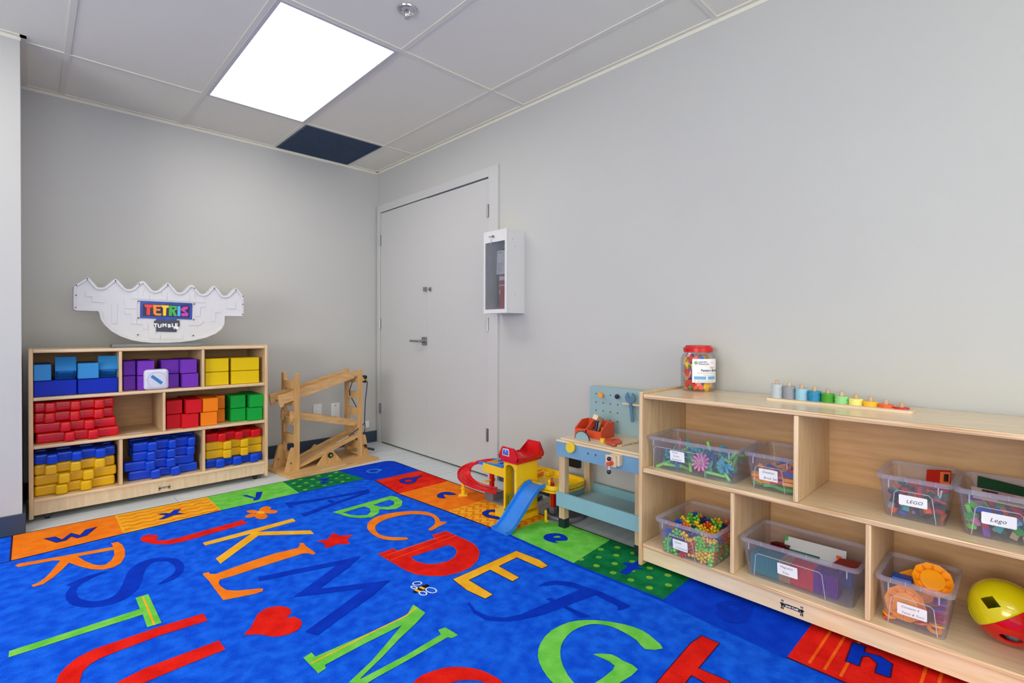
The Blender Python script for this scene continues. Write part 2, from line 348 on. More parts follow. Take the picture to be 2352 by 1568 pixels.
def px(sx):
    out=[];cr=None
    for tk in sx.split():
        if tk[0].isalpha(): cr=CR[tk[0]]; tk=tk[1:]
        a,b=map(float,tk.split(',')); out.append((cr[0]+a/cr[2],cr[1]+b/cr[2]))
    return out
ZR=.010
def fl(uvs):
    r=[]
    for u,v in uvs: q=P(u,v,z=ZR); r.append((q.x,q.y))
    return r
def spline(pts,n=3):
    N=len(pts);out=[]
    for i in range(N):
        p0,p1,p2,p3=[Vector(pts[(i+k)%N]) for k in (-1,0,1,2)]
        a=(p1-p0);b=(p2-p1)
        for k in range(n):
            t=k/n
            q=.5*((2*p1)+(p2-p0)*t+(2*p0-5*p1+4*p2-p3)*t*t+(3*p1-p0-3*p2+p3)*t**3); out.append((q.x,q.y))
    return out
rug=MB(); lvl=[0]
def lay(poly,mi,holes=(),dz=None):
    lvl[0]+=1; z=ZR+(.0004+lvl[0]*.000012 if dz is None else dz)
    rug.flat(poly,lambda a,b:(a,b,z),mi,holes)
def grow(poly,d):
    N=len(poly); ar=sum(poly[i][0]*poly[(i+1)%N][1]-poly[(i+1)%N][0]*poly[i][1] for i in range(N)); s=1 if ar>0 else -1; out=[]
    for i in range(N):
        a=Vector(poly[i-1]);b=Vector(poly[i]);c=Vector(poly[(i+1)%N]); e=(b-a);f=(c-b)
        if e.length<1e-6 or f.length<1e-6: out.append(tuple(b)); continue
        e.normalize();f.normalize(); n1=Vector((e.y,-e.x))*s;n2=Vector((f.y,-f.x))*s; m=(n1+n2)
        if m.length<.3: m=n1
        m.normalize(); k=max(.5,m.dot(n1)); q=b+m*d/k; out.append((q.x,q.y))
    return out
def letter(sx,mi,holes=(),sm=0,out=0,outc=OL):
    p=fl(px(sx)); hs=[fl(px(h)) for h in holes]
    if sm: p=spline(p,sm); hs=[spline(h,sm) for h in hs]
    if out: lay(grow(p,out),outc,[grow(h,-out) for h in hs])
    lay(p,mi,hs)
def ribbon(pts,wd,mi):
    pts=[Vector(p) for p in pts]; L_=[];R_=[]
    for i,p in enumerate(pts):
        t=(pts[min(i+1,len(pts)-1)]-pts[max(0,i-1)]).normalized(); n=Vector((-t.y,t.x))*wd/2; L_.append(p+n);R_.append(p-n)
    lvl[0]+=1; z=ZR+.0004+lvl[0]*.000012; n=len(pts)
    rug.add([(q.x,q.y,z) for q in L_+R_],[(i,i+1,n+i+1,n+i) for i in range(n-1)],mi)
RX0,RX1,RY0,RY1=-3.75,-.275,-4.62,-.705
rp=rounded(RX0,RX1,RY0,RY1,.07,5)
rug.prism(rp,.0002,ZR,mi=FB,mi_side=ED); 
N=len(rp)  # black binding around the edge
inn=grow(rp,-.009); z=ZR+.0003
rug.add([(a,b,z) for a,b in rp]+[(a,b,z) for a,b in inn],[(i,(i+1)%N,N+(i+1)%N,N+i) for i in range(N)],ED)
e=.008
quadp=lambda s:fl(px(s))
BX=RX1-e; BYY=RY1-e
def border(pts,mi): lay(pts,mi)
xw0,xx0,xy0,xz0,xa0=-2.326,-1.939,-1.508,-1.075,-.655
YI=-1.03
# top row blocks
lay([(xw0,BYY),(xx0,BYY),(xx0,-1.047),(xw0,-1.073)],OR); lay([(xx0,BYY),(xy0,BYY),(xy0,-1.018),(xx0,-1.047)],GO)
lay([(xy0,BYY),(xz0,BYY),(xz0-.01,-1.015),(xy0,-1.018)],LG); lay([(xz0,BYY),(-.70,BYY),(-.655,-1.02),(xz0-.01,-1.015)],DG)
lay([(-.70,BYY),(BX-.05,BYY),(BX-.015,BYY-.015),(BX,BYY-.05),(BX,-1.10),(-.615,-1.09),(-.655,-1.02)],DB)
yb,yc,yd,ye,yf,yg,yh=-1.10,-1.44,-1.83,-2.265,-2.72,-3.155,-3.59
q=fl(px('D1490,525 1855,410 2030,745 2330,580')); yd=(q[0][1]+q[1][1])/2; ye=(q[2][1]+q[3][1])/2
XI=-.60
lay([(BX,yb),(BX,yc),(-.65,yc),(-.62,yb)],RE); lay([(BX,yc),(BX,yd),(XI-.02,yd),(-.65,yc)],OR); lay([(BX,yd),(BX,ye),(XI+.01,ye),(XI-.02,yd)],GO)
lay([(BX,ye),(BX,yf),(-.60,yf-.03),(XI+.01,ye)],LG); lay([(BX,yf),(BX,yg),(-.585,yg-.008),(-.60,yf-.03)],DG); lay([(BX,yg),(BX,yh),(-.605,yh),(-.585,yg-.008)],DB)
lay([(BX,yh),(BX,-4.03),(-.605,-4.03),(-.605,yh)],RE); lay([(BX,-4.03),(BX,-4.46),(-.605,-4.46),(-.605,-4.03)],OR)
# block patterns
for k in range(5):
    yk=BYY-.045-k*.06; ribbon([(xx0+.01+(xy0-xx0-.02)*i/40,yk+.008*math.sin(i*.95)) for i in range(41)],.016,OR)
for k in range(6):
    xk=BX-.04-k*.052; ribbon([(xk+(.017 if i%2 else -.017),yd-.012-(yd-ye-.03)*-1*0-(yd-ye-.024)*i/14) for i in range(15)],.02,OR)
for k in (.03,.05,.07,.27,.3,.32): ribbon([(BX-.01,yb-k),(-.61,yb-k)],.004,SO)
for k in (.055,.095,.135,.30,.335): ribbon([(BX-.01,yh-k),(-.59,yh-k)],.008,SO)
def dots(x0,x1,y0,y1,nx,ny):
    for i in range(nx):
        for j in range(ny):
            cx=x0+(x1-x0)*(i+.5)/nx; cy=y0+(y1-y0)*(j+(.25 if i%2 else .75))/ny
            lay([(cx+.014*math.cos(a*PI/5),cy+.014*math.sin(a*PI/5)) for a in range(10)],DOT)
dots(xz0+.01,-.70,BYY-.01,-1.0,6,3); dots(-.58,BX-.01,yg+.01,yf-.01,4,5)
# inner lines of the border
ribbon([(-3.7,-1.10),(-2.326,-1.077),(xx0,-1.05),(xy0,-1.021)],.007,OL); ribbon([(xy0,-1.021),(-1.09,-1.018),(-.665,-1.025),(-.625,-1.09)],.008,DB)
ribbon([(-.625,yb),(-.655,yc),(-.62,yd),(-.59,ye)],.008,OL); ribbon([(-.592,ye),(-.603,yf-.03),(-.59,yg),(-.61,yh)],.014,DB); ribbon([(-.61,yh),(-.61,-4.2)],.006,OL)
ribbon([(xw0,BYY),(xw0,-1.075)],.006,OL)
# capital letters
letter('A135,515 165,497 560,428 1020,345 1000,312 1060,300 1100,325 1125,370 1125,430 1090,490 1020,530 930,550 830,548 730,525 620,488 560,550 480,620 390,680 300,707 283,690 340,670 400,630 460,570 500,520 545,468 480,468 165,528',OR,['A700,430 1025,372 1030,420 1000,470 950,505 900,512 840,503 760,472'])
letter('A1260,280 1290,245 1340,233 1430,243 1405,285 1480,288 1600,265 2185,102 2225,135 1640,300 1520,322 1400,322 1290,300',RE)
letter('E345,1080 1425,788 1460,820 1005,948 1640,932 1680,975 1015,992 555,1332 500,1270 925,970 370,1115',GO)
letter('E345,1447 415,1432 430,1455 500,1455 900,1310 1200,1210 1480,1145 1510,1110 1510,1082 1555,1082 1580,1120 1640,1160 1700,1205 1670,1222 1600,1205 1540,1210 1000,1380 700,1480 B20,640 8,670 25,700 80,735 180,740 380,720 410,722 405,745 330,770 50,825 A1950,745 1930,720 1880,650 1830,600',OR)
letter('A595,690 780,610 970,560 800,640 700,705 685,770 730,815 830,835 930,825 1020,790 1080,730 1120,640 1160,560 1250,490 1370,453 1500,443 1610,460 1655,510 1640,580 1560,640 1420,683 1530,610 1580,560 1565,510 1500,475 1400,480 1330,520 1290,590 1260,690 1190,770 1080,835 930,878 780,888 660,872 595,820 598,755 640,700',LB,sm=2)
letter('A1220,805 1335,770 1455,1030 1325,1070 1285,955 75,1342 82,1285 1260,905',LG)
ribbon(fl(px('A1285,795 1330,900 1390,1050')),.006,GO); ribbon(fl(px('A90,1315 1300,922')),.006,DOT)
letter('A1830,945 1868,1010 1450,1140 1100,1270 900,1350 800,1410 740,1480 715,1568 745,1630 840,1640 1050,1568 1300,1440 1700,1290 1970,1188 2030,1270 1700,1400 1300,1568 900,1725 700,1760 560,1730 500,1640 505,1560 530,1500 600,1420 700,1340 850,1265 1100,1180 1450,1060',RE)
letter('B232,1138 290,1080 330,1010 360,950 430,900 520,880 600,882 655,905 662,945 612,990 690,975 745,1000 762,1040 730,1090 650,1130 560,1152 480,1155 420,1140 360,1135',RE)
letter('B890,293 990,275 1040,218 1105,245 1218,235 1165,275 1190,318 1080,322 970,360 965,315',RE)
def ell(crop,cx,cy,rx,ry,rot=0,n=16):
    c=CR[crop]; r=[]
    for k in range(n):
        a=2*PI*k/n; x=rx*math.cos(a);y=ry*math.sin(a); x,y=x*math.cos(rot)-y*math.sin(rot),x*math.sin(rot)+y*math.cos(rot); r.append((c[0]+(cx+x)/c[2],c[1]+(cy+y)/c[2]))
    return fl(r)
for a in ((1092,678,72,34,-.2),(1165,708,78,22,-.05),(1045,760,76,38,0),(922,755,70,22,-.2),(940,707,70,20,.05),(1040,722,60,30,0)): lay(ell('E',*a),OR)
lay(ell('E',1040,717,44,15),GO)
letter('E1330,600 1560,575 1950,515 2330,438 2352,465 1580,600 1430,625 1410,655 1380,652',LB); letter('E1520,735 1600,712 1900,598 2310,468 2352,478 1950,612 1640,735 1570,765',LB); letter('E1830,570 1880,560 1955,600 1900,612',LB)
letter('D445,535 975,387 1030,400 1075,435 1070,475 1020,505 950,512 870,508 860,545 800,580 700,588 600,580 500,550',LG,['D540,538 730,483 780,500 790,530 760,560 690,565 610,560','D810,470 960,422 1000,440 1000,465 950,485 880,487'])
letter('D1480,625 1400,665 1340,700 1308,690 1360,650 1370,610 1340,575 1270,558 1160,553 1020,572 900,610 835,655 835,700 880,740 980,760 1115,763 1117,782 1040,788 940,785 850,760 780,710 757,665 780,615 860,570 1000,538 1160,525 1280,530 1370,560 1410,600 1420,620',OR,sm=2)
letter('D855,912 995,862 1025,885 1370,770 1345,742 1465,705 1680,800 1740,840 1768,895 1755,960 1690,1030 1580,1080 1450,1108 1330,1110 1200,1095 1110,1060',RE,['D1145,940 1490,828 1550,855 1568,890 1550,935 1490,975 1390,1000 1290,1003 1190,975'],out=.0012,outc=SO)
ribbon(fl(px('D900,935 1480,735')),.004,SO); ribbon(fl(px('D970,965 1560,745')),.004,SO)
letter('C355,638 925,383 1130,462 1208,515 1155,540 930,440 765,520 950,622 890,655 690,552 495,645 710,775 645,812 480,735',GO,out=.0025)
letter('B370,615 1290,430 1180,530 915,725 1555,645 1400,780 1050,1030 900,1143 790,1108 1080,900 1335,712 1000,760 680,798 900,640 1075,510 370,655',LB)
letter('B770,1345 845,1298 880,1335 1050,1260 1600,1015 1710,950 1760,865 1870,940 1780,1040 1640,1170 1480,1340 1280,1535 1300,1530 1700,1320 2010,1135 1985,1095 2050,1072 2165,1140 2110,1168 2070,1160 1760,1340 1400,1540 1340,1580 1180,1568 1390,1370 1560,1170 1660,1050 1300,1230 965,1410 975,1440 905,1487',LG)
ribbon(fl(px('B840,1395 1100,1265 1400,1110 1700,965 1790,890')),.006,GO)
letter('C-60,1640 0,1568 80,1500 280,1435 450,1430 600,1455 720,1510 800,1568 840,1680 700,1800 350,1850 50,1800 -60,1700',RE,['C340,1568 440,1548 560,1548 640,1570 640,1650 500,1720 300,1710 220,1640'],sm=2)
letter('C1115,700 1180,665 1300,650 1430,665 1560,710 1700,755 1960,880 1880,910 1835,915 1840,880 1640,780 1440,850 1300,910 1150,960 950,1005 780,1018 640,1000 540,940 485,855 500,845 560,920 680,975 820,985 960,955 1140,880 1280,820 1500,730 1400,700 1290,685',LB)
letter('C1190,815 1240,803 1330,860 1420,900 1600,975 1500,980 1350,890',LB)
letter('C2245,1262 2085,1268 2010,1190 1900,1120 1780,1065 1650,1042 1540,1055 1430,1105 1350,1190 1320,1290 1345,1420 1440,1568 1540,1605 1640,1568 1750,1490 1810,1418 1700,1350 1615,1312 1780,1315 1880,1370 2020,1450 1860,1568 1650,1690 1400,1680 1250,1568 1160,1450 1118,1330 1145,1210 1240,1100 1400,1025 1560,1005 1720,1015 1900,1045 2060,1100 2170,1180',LG,sm=2)
letter('H830,1148 985,1215 795,1440 1075,1560 1080,1700 860,1570 735,1500 680,1570 560,1750 300,1750 430,1568 600,1370 730,1220',RE,out=.003)
# small letters of the border
letter('F615,865 735,843 835,885 960,795 1080,825 1165,745 1295,712 1165,820 1050,855 960,830 880,890 770,915',LB,out=.004)
letter('A1420,50 1490,42 1530,48 1570,15 1625,5 1590,38 1655,45 1560,60 1480,92 1435,98 1500,60',LB,out=.003)
letter('E810,515 870,505 975,540 985,475 1062,465 1035,540 1010,565 950,575 955,548',LB)
letter('E1690,325 1870,298 1810,350 1925,335 1740,382 1800,330',LB)
letter('D745,165 800,145 890,150 850,180 780,182',CL,['D770,165 805,152 860,155 830,175 790,176'],sm=2)
letter('D1050,250 1100,228 1185,222 1240,205 1240,215 1200,235 1190,262 1130,278 1075,270',LB,['D1085,250 1120,240 1165,240 1165,256 1110,265'],out=.004,sm=2)
letter('D1390,385 1430,358 1500,355 1555,375 1500,378 1440,372 1450,400 1460,408 1410,405',LB,out=.004,sm=2)
letter('D1797,545 1840,518 1930,515 2010,525 2030,560 1960,600 1890,588 1830,575',LB,['D1850,535 1900,530 1960,545 1950,572 1900,572 1845,558'],out=.004,sm=2)
letter('C1170,255 1200,232 1270,222 1340,232 1385,262 1375,290 1270,292 1310,315 1230,300 1180,280',LB,['C1255,255 1300,245 1325,260 1270,265'],sm=2)
letter('C1850,578 1930,520 1880,500 1910,485 1960,498 2020,470 2100,470 2010,520 2080,550 2000,545 1920,598',LB)
letter('H945,930 985,935 960,870 1020,835 1110,835 1300,880 1240,1000 1150,1035 1030,1010',LB,['H1060,890 1100,865 1180,890 1160,920 1100,925'],sm=2)
letter('I815,1210 920,1245 905,1295 1060,1335 1160,1400 1140,1520 1020,1480 1040,1400 960,1330 890,1330 860,1415 755,1375',LB,out=.004)
# bee
def seg(crop,a,b,w_,mi):
    c=CR[crop]; q=fl([(c[0]+a[0]/c[2],c[1]+a[1]/c[2]),(c[0]+b[0]/c[2],c[1]+b[1]/c[2])]); ribbon(q,w_,mi)
b0,b1=Vector((1765,758)),Vector((1895,688))
for k,mi in enumerate((BK,GO,BK,GO,BK,BK)): seg('B',b0+(b1-b0)*k/6,b0+(b1-b0)*(k+1)/6,.026 if 0<k<5 else .018,mi)
for a in ((1797,676,46,18,-.1),(1768,713,34,14,.2),(1848,765,40,20,.1),(1922,738,54,26,.15)):
    o=ell('B',*a,n=20); i_=grow(o,-.005); lvl[0]+=1; z=ZR+.0004+lvl[0]*.000012
    rug.add([(x,y,z) for x,y in o]+[(x,y,z) for x,y in i_],[(k,(k+1)%20,20+(k+1)%20,20+k) for k in range(20)],WH)
obj('alphabet_rug',rug,RUG,None,(-1.5,-2,0),'large blue alphabet rug with bright letters and patchwork border','rug',smooth=0)
# ================================================================== STORAGE SHELF ON THE RIGHT WALL
def caster(mb,x,y,z0):
    r=.012; return mb.cyl((x-.009,y,z0+r),(x+.009,y,z0+r),r,seg=14).box(x-.012,x+.012,y-.014,y+.014,z0+.01,.0905,.002)
def brand_mark(name,parent,fn,s,mi_band,mi_txt):
    'dark nameplate: two little standing figures holding a banner with the maker name; fn maps (along, up)'
    mb=MB(); q=lambda pl,mi=0,d=0:mb.flat([(a*s,b*s) for a,b in pl],lambda a,b:fn(a,b,d),mi)
    q([(-22,3),(-18,6),(18,6),(22,3),(22,-7),(18,-5),(-18,-5),(-22,-7)])
    for sx in (-27,27):
        q([(sx+3.2*math.cos(k*PI/5),10+3.6*math.sin(k*PI/5)) for k in range(10)]); q([(sx-4,14),(sx+4,14),(sx+3,10.5),(sx-3,10.5)])
        q([(sx-4.5,5),(sx+4.5,5),(sx+3.5,-5),(sx-3.5,-5)]); q([(sx-7,4),(sx+7,4),(sx+7,1.5),(sx-7,1.5)])
        q([(sx-3.4,-6),(sx-.6,-6),(sx-.8,-14),(sx-4.4,-14)]); q([(sx+.6,-6),(sx+3.4,-6),(sx+4.4,-14),(sx+.8,-14)])
        q([(sx+1.8*math.cos(k*PI/4),10+1.8*math.sin(k*PI/4)) for k in range(8)],1,.0002)
    mb.text('Jonti Craft',lambda a,b:fn(a-0,b-2.2*s,.0003),size=8.2*s,mi=1,off=.25*s,align='CENTER')
    return obj(name,mb,[M_ink,M_paper],parent,smooth=0)
SX,SY0,SY1,SB=-.407,-2.949,-4.175,-.022
T=.018
t=thing('storage_shelf','long low birch storage shelf with clear bins standing on the rug along the right wall','shelf',(-.21,-3.56,0))
obj('side_panel',MB().box(SX-.002,SB,SY0-T+.001,SY0,.012,.745,.004),[M_birchv],t)
obj('side_panel',MB().box(SX-.002,SB,SY1,SY1+T,.012,.745,.004),[M_birchv],t)
def board(name,z1,x0=SX,mk=M_birchy):
    mb=MB().box(x0,SB,SY1+T,SY0-T,z1-T,z1,.005); me=[mk,M_edge]
    for i,f in enumerate(mb.f):
        if all(mb.v[k].x<x0+.0052 for k in f): mb.m[i]=1
    return obj(name,mb,me,t)
board('top_panel',.736); board('shelf_board',.4245); board('shelf_board',.109)
obj('toe_kick',MB().box(SX+.008,SX+.026,SY1+T,SY0-T,.033,.092,.001),M_birchy,t)
obj('back_panel',MB().box(SB-.006,SB,SY1+T,SY0-T,.03,.73),wood('hardboard',(208,166,118),(196,152,104),'y',.55),t)
def divider(y0,y1,z0,z1):
    mb=MB().box(SX+.002,SB-.006,y0,y1,z0,z1,.004)
    for i,f in enumerate(mb.f):
        if all(mb.v[k].x<SX+.0062 for k in f): mb.m[i]=1
    obj('divider',mb,[M_birchv,M_edgev],t)
divider(-3.558,-3.542,.4245,.718); divider(-3.347,-3.332,.109,.4065); divider(-3.762,-3.746,.109,.4065)
for x in (SX+.05,SB-.05):
    for y in (SY0-.06,SY1+.06): obj('caster',caster(MB(),x,y,.0105 if x<-.3 else 0),M_black,t)
brand_mark('maker_mark',t,lambda a,b,d:(SX+.0073-d,-3.5405-a,.0615+b),.00112,0,0)
ORD=['first','second','third','fourth','fifth','sixth','seventh','eighth','ninth','tenth','eleventh','twelfth','thirteenth','fourteenth','fifteenth','sixteenth']
# ------------------------------------------------------------------ clear bins
M_bin=clear('bin_plastic',(232,232,248),.095,.1,.30); M_binrim=clear('bin_rim_plastic',(226,226,242),.30,.2,.35); M_binline=clear('bin_ridge',(240,240,250),.5,.15,.4)
def make_bin(label,x0,x1,y0,y1,z0,z1,lab_y,lab_w,lab_z,lab_h,lines,fs=.017,panel=None):
    'x0 front, y0 nearer the corner (left in view), y1 right'
    tz=thing('clear_bin',label,'bin',((x0+x1)/2,(y0+y1)/2,z0)); h=z1-z0
    def loop(f,z,off=0,r=.02):
        ins=.017*(1-f)+off; return [(a,b,z) for a,b in rounded(x0+ins,x1-ins,y1+ins,y0-ins,r,4)]
    def shell(loops,mb,mi=0,closeb=True):
        n=len(loops[0]); vs=[p for l in loops for p in l]; fs=[(i*n+k,i*n+(k+1)%n,(i+1)*n+(k+1)%n,(i+1)*n+k) for i in range(len(loops)-1) for k in range(n)]
        if closeb: fs.append(tuple(range(n))); fs.append(tuple(range((len(loops)-1)*n,len(loops)*n)))
        mb.add(vs,fs,mi)
    mb=MB(); shell([loop(0,z0+.0005),loop(.9,z1-.012),loop(.9,z1-.012,.002),loop(0,z0+.003,.002)],mb); obj('tub',mb,M_bin,tz)
    mb=MB(); shell([loop(1,z1-.013,.002),loop(1,z1-.013,-.004),loop(1,z1-.001,-.005),loop(1,z1,-.002),loop(1,z1,.004),loop(.95,z1-.013,.004),loop(1,z1-.013,.002)],mb,closeb=False); obj('rim',mb,M_binrim,tz)
    # raised line of the label panel and little ribs
    xf=lambda z:x0+.017*(1-(z-z0)/h)-.0012
    mb=MB()
    pw,ph=panel or (lab_w+.03,h*.62); yc=lab_y
    pts=[(yc+pw/2+.008,z0+.004),(yc+pw/2,z0+ph-.008),(yc+pw/2-.008,z0+ph),(yc-pw/2+.008,z0+ph),(yc-pw/2,z0+ph-.008),(yc-pw/2-.008,z0+.004)]
    mb.tube([(xf(z),y,z) for y,z in pts],.0013,5)
    for y in (y0-.03,y1+.03): mb.box(xf(z1-.02)-.001,xf(z1-.02)+.002,y-.0015,y+.0015,z1-.038,z1-.013)
    for k in range(1,5): y=y0+(y1-y0)*k/5; mb.box(x0-.0045,x0+.004,y-.0006,y+.0006,z1-.012,z1+.0006)
    obj('ridges',mb,M_binline,tz)
    zc=lab_z; A=(z1-z0); sl=.017/h
    def L(a,b,d=0): z=zc+b; return (xf(z)-.0022-d,lab_y-a,z)
    mb=MB(); mb.flat(rounded(-lab_w/2,lab_w/2,-lab_h/2,lab_h/2,.003,3),lambda a,b:L(a,b)); mb.flat(rounded(-lab_w/2,lab_w/2,-lab_h/2,lab_h/2,.003,3),lambda a,b:L(a,b,-.0006))
    lo=obj('label_sticker',mb,M_paper,tz,smooth=0)
    mb=MB(); n=len(lines)
    for i,(s,dx,k) in enumerate(lines): mb.text(s,lambda a,b,i=i,dx=dx:L(a-lab_w*.36+dx*lab_w,b+lab_h*(.5-(i+.72)/n)+(a*.02),.0004),size=fs*k*.74,shear=.28,off=-.00003,sp=1.05)
    obj('handwriting',mb,M_ink,lo,smooth=0)
    return tz,(x0+.02,x1-.02,y1+.02,y0-.02)
ZA,ZB=.4247,.1092
binA=make_bin('long clear bin of flower garden pieces at the left end of the upper shelf',-.377,-.137,-2.970,-3.345,ZA,.559,-3.105,.062,ZA+.068,.042,[('Flower',0,1),('Garden',.06,1),('Building Set',-.04,.95)],.0118,(.21,.093))
binB=make_bin('clear bin of dominoes squeezed against the upper shelf divider',-.362,-.11,-3.366,-3.540,ZA,.558,-3.447,.063,ZA+.06,.042,[('Domino',.04,1),('Brick Set',.1,1)],.016,(.09,.088))
binC=make_bin('clear bin heaped with flower connectors at the left of the bottom shelf',-.438,-.135,-3.046,-3.292,ZB,.247,-3.150,.062,ZB+.052,.040,[('Flower',0,1),('Connectors',.08,.95)],.0128,(.10,.083))
binD=make_bin('long clear bin of magnetic tiles in the middle of the bottom shelf',-.382,-.137,-3.360,-3.724,ZB,.247,-3.518,.064,ZB+.063,.040,[('Magnetic',0,1),('Tiles',.1,1)],.0145,(.21,.092))
binE=make_bin('clear bin labelled in capitals, left of the pair on the upper shelf',-.345,-.105,-3.764,-3.942,ZA,.557,-3.853,.068,ZA+.062,.032,[('LEGO',.12,1)],.020,(.09,.089))
binF=make_bin('clear bin of mixed bricks at the right photo edge on the upper shelf',-.358,-.105,-3.950,-4.132,ZA,.557,-4.040,.070,ZA+.060,.034,[('Lego',.10,1)],.022,(.095,.089))
binG=make_bin('clear bin holding yellow game plates on the bottom shelf beside the shape sorter',-.385,-.150,-3.772,-3.950,ZB,.254,-3.858,.070,ZB+.060,.036,[('Connect 4',0,1),('Twist & Turn',0,1)],.0125,(.10,.093))
# ------------------------------------------------------------------ loose pieces inside the bins
def proto(name,mb,m,cat): 
    o=obj(name,mb,m,None,(0,0,0),'x',cat,smooth=40); return o
used={}
def place(pr,loc,rot,label,group,m=None):
    if pr.name not in used: used[pr.name]=1; o=pr
    else: o=pr.copy(); sc.collection.objects.link(o)
    o.location=loc; o.rotation_euler=rot; o['label']=label; o['group']=group; return o
def shell_cells(b,z0,hmax,cell,front=2,top=1,jit=.25,heap=None):
    'grid cells of a bin interior that can be seen: front rows, sides and the top layer'
    x0,x1,y0,y1=b; cx,cy,cz=cell; nx=max(1,int((x1-x0)/cx)); ny=max(1,int((y1-y0)/cy)); nz=max(1,int(hmax/cz)); out=[]
    dx=(x1-x0)/nx; dy=(y1-y0)/ny
    for k in range(nz):
        ins=0
        for i in range(nx):
            for j in range(ny):
                if i<front or k>=nz-top or (j==ny-1 or j==0) and i<nx-1:
                    if k==nz-1 and random.random()<.15: continue
                    out.append((x0+dx*(i+.5)+random.uniform(-jit,jit)*dx*.6,y0+dy*(j+.5)+random.uniform(-jit,jit)*dy*.6,z0+.006+cz*(k+.5)+(heap(i/nx,j/ny)*(k/nz) if heap else 0)))
    return out
R3=lambda:(random.uniform(0,6.28),random.uniform(0,6.28),random.uniform(0,6.28))
COLS={'red':(212,34,30),'blue':(20,84,196),'yellow':(250,205,20),'green':(46,170,70),'lime':(110,214,70),'orange':(250,96,20),'white':(235,235,232),'black':(26,28,34),'dark blue':(18,40,96),'dark green':(10,92,58),'teal':(30,160,160),'light blue':(100,180,225),'pink':(230,130,190),'purple':(120,60,170),'tan':(206,186,140),'grey':(130,135,142),'magenta':(190,30,100),'amber':(250,160,30)}
PM={k:mat('toy_'+k.replace(' ','_'),v,.32) for k,v in COLS.items()}
# flower connectors
def connector():
    mb=MB()
    for k in range(6):
        a=k*PI/3; c=(.0135*math.cos(a),.0135*math.sin(a),0); mb.ball(c,.0058,seg=8,rings=5); mb.cyl((0,0,0),c,.0022,seg=5)
    return mb.cyl((0,0,-.003),(0,0,.003),.006,seg=8)
cm=connector()
for cn in ('blue','lime','orange','yellow','red','dark blue'):
    globals()['fc_'+cn.replace(' ','')]=proto('flower_connector',cm,PM[cn],'toy connector')
cells=shell_cells(binC[1],ZB,.102,(.031,.030,.0215),heap=lambda i,j:.02*math.sin(PI*i)*math.sin(PI*j))
zones=['blue','lime','blue','red','orange','yellow','lime','orange','dark blue']
for c in cells:
    f=(c[1]-(-3.27))/.2; cn=random.choice(['blue','lime','blue','teal']) if f>.68 else random.choice(['red','orange','red','dark blue','yellow']) if f>.33 else random.choice(['yellow','lime','orange','yellow','lime','orange'])
    if c[2]>ZB+.08: cn=random.choice(['blue','lime','orange','yellow','orange','lime','dark blue'])
    if cn=='teal': cn='lime'
    if cn not in ('blue','lime','orange','yellow','red','dark blue'): cn='red'
    place(globals()['fc_'+cn.replace(' ','')],c,R3(),'small %s plastic flower connector heaped in the bottom left clear bin'%cn,'%s flower connectors in the bin'%cn).scale=(1.12,)*3
# domino bricks
dm=MB().box(-.022,.022,-.0105,.0105,-.0062,.0062,.0015)
dp={cn:proto('domino_brick',dm,PM[cn],'domino') for cn in ('amber','blue','red','green')}
for c in shell_cells(binB[1],ZA,.072,(.046,.027,.0165),front=3,top=2):
    lowrow=c[2]<ZA+.02 and c[0]<-.3; cn='green' if lowrow else random.choice(['amber','amber','blue','red'] )
    place(dp[cn],c,(random.uniform(-.3,.3),random.uniform(-.3,.3),PI/2+random.uniform(-.5,.5)) if c[0]<-.3 else (random.uniform(-.4,.4),random.uniform(-.4,.4),random.uniform(0,3)),'%s plastic domino brick in the clear bin against the upper divider'%('yellow-orange' if cn=='amber' else cn),'%s domino bricks in the bin'%cn)
# building bricks
def brick(nx,ny,h=.0096,u=.008):
    mb=MB().box(-nx*u/2,nx*u/2,-ny*u/2,ny*u/2,0,h,.0004,seg=1)
    for i in range(nx):
        for j in range(ny): x=-nx*u/2+u*(i+.5); y=-ny*u/2+u*(j+.5); mb.cyl((x,y,h),(x,y,h+.0018),.0025,seg=8)
    return mb
BK_=[('building_brick',brick(2,4)),('building_brick',brick(2,3)),('building_plate',brick(2,4,.0034)),('building_brick',brick(1,4)),('building_brick',brick(2,2))]
def fill_bricks(b,cols,where,grp,zt):
    pr={}
    for c in shell_cells(b,ZA,zt,(.034,.027,.0175),front=2,top=1,jit=.3):
        i=random.randrange(len(BK_)); cn=random.choice(cols)
        if (i,cn) not in pr: pr[(i,cn)]=proto(BK_[i][0],BK_[i][1],PM[cn],'toy brick')
        o=place(pr[(i,cn)],c,(random.uniform(-.6,.6)+random.choice((0,PI/2)),random.uniform(-.5,.5),R3()[0]),'small %s plastic building brick in %s'%(cn,where),'%s bricks in %s'%(cn,grp)); o.scale=(1,1,1)
fill_bricks(binE[1],['red','blue','dark blue','black','white','grey','red','dark green','teal','black','orange'],'the clear bin labelled in capitals','the capital-labelled bin',.082)
fill_bricks(binF[1],['lime','green','dark green','pink','light blue','purple','yellow','tan','orange','red','blue','teal'],'the clear bin cut by the right photo edge','the bin at the photo edge',.085)
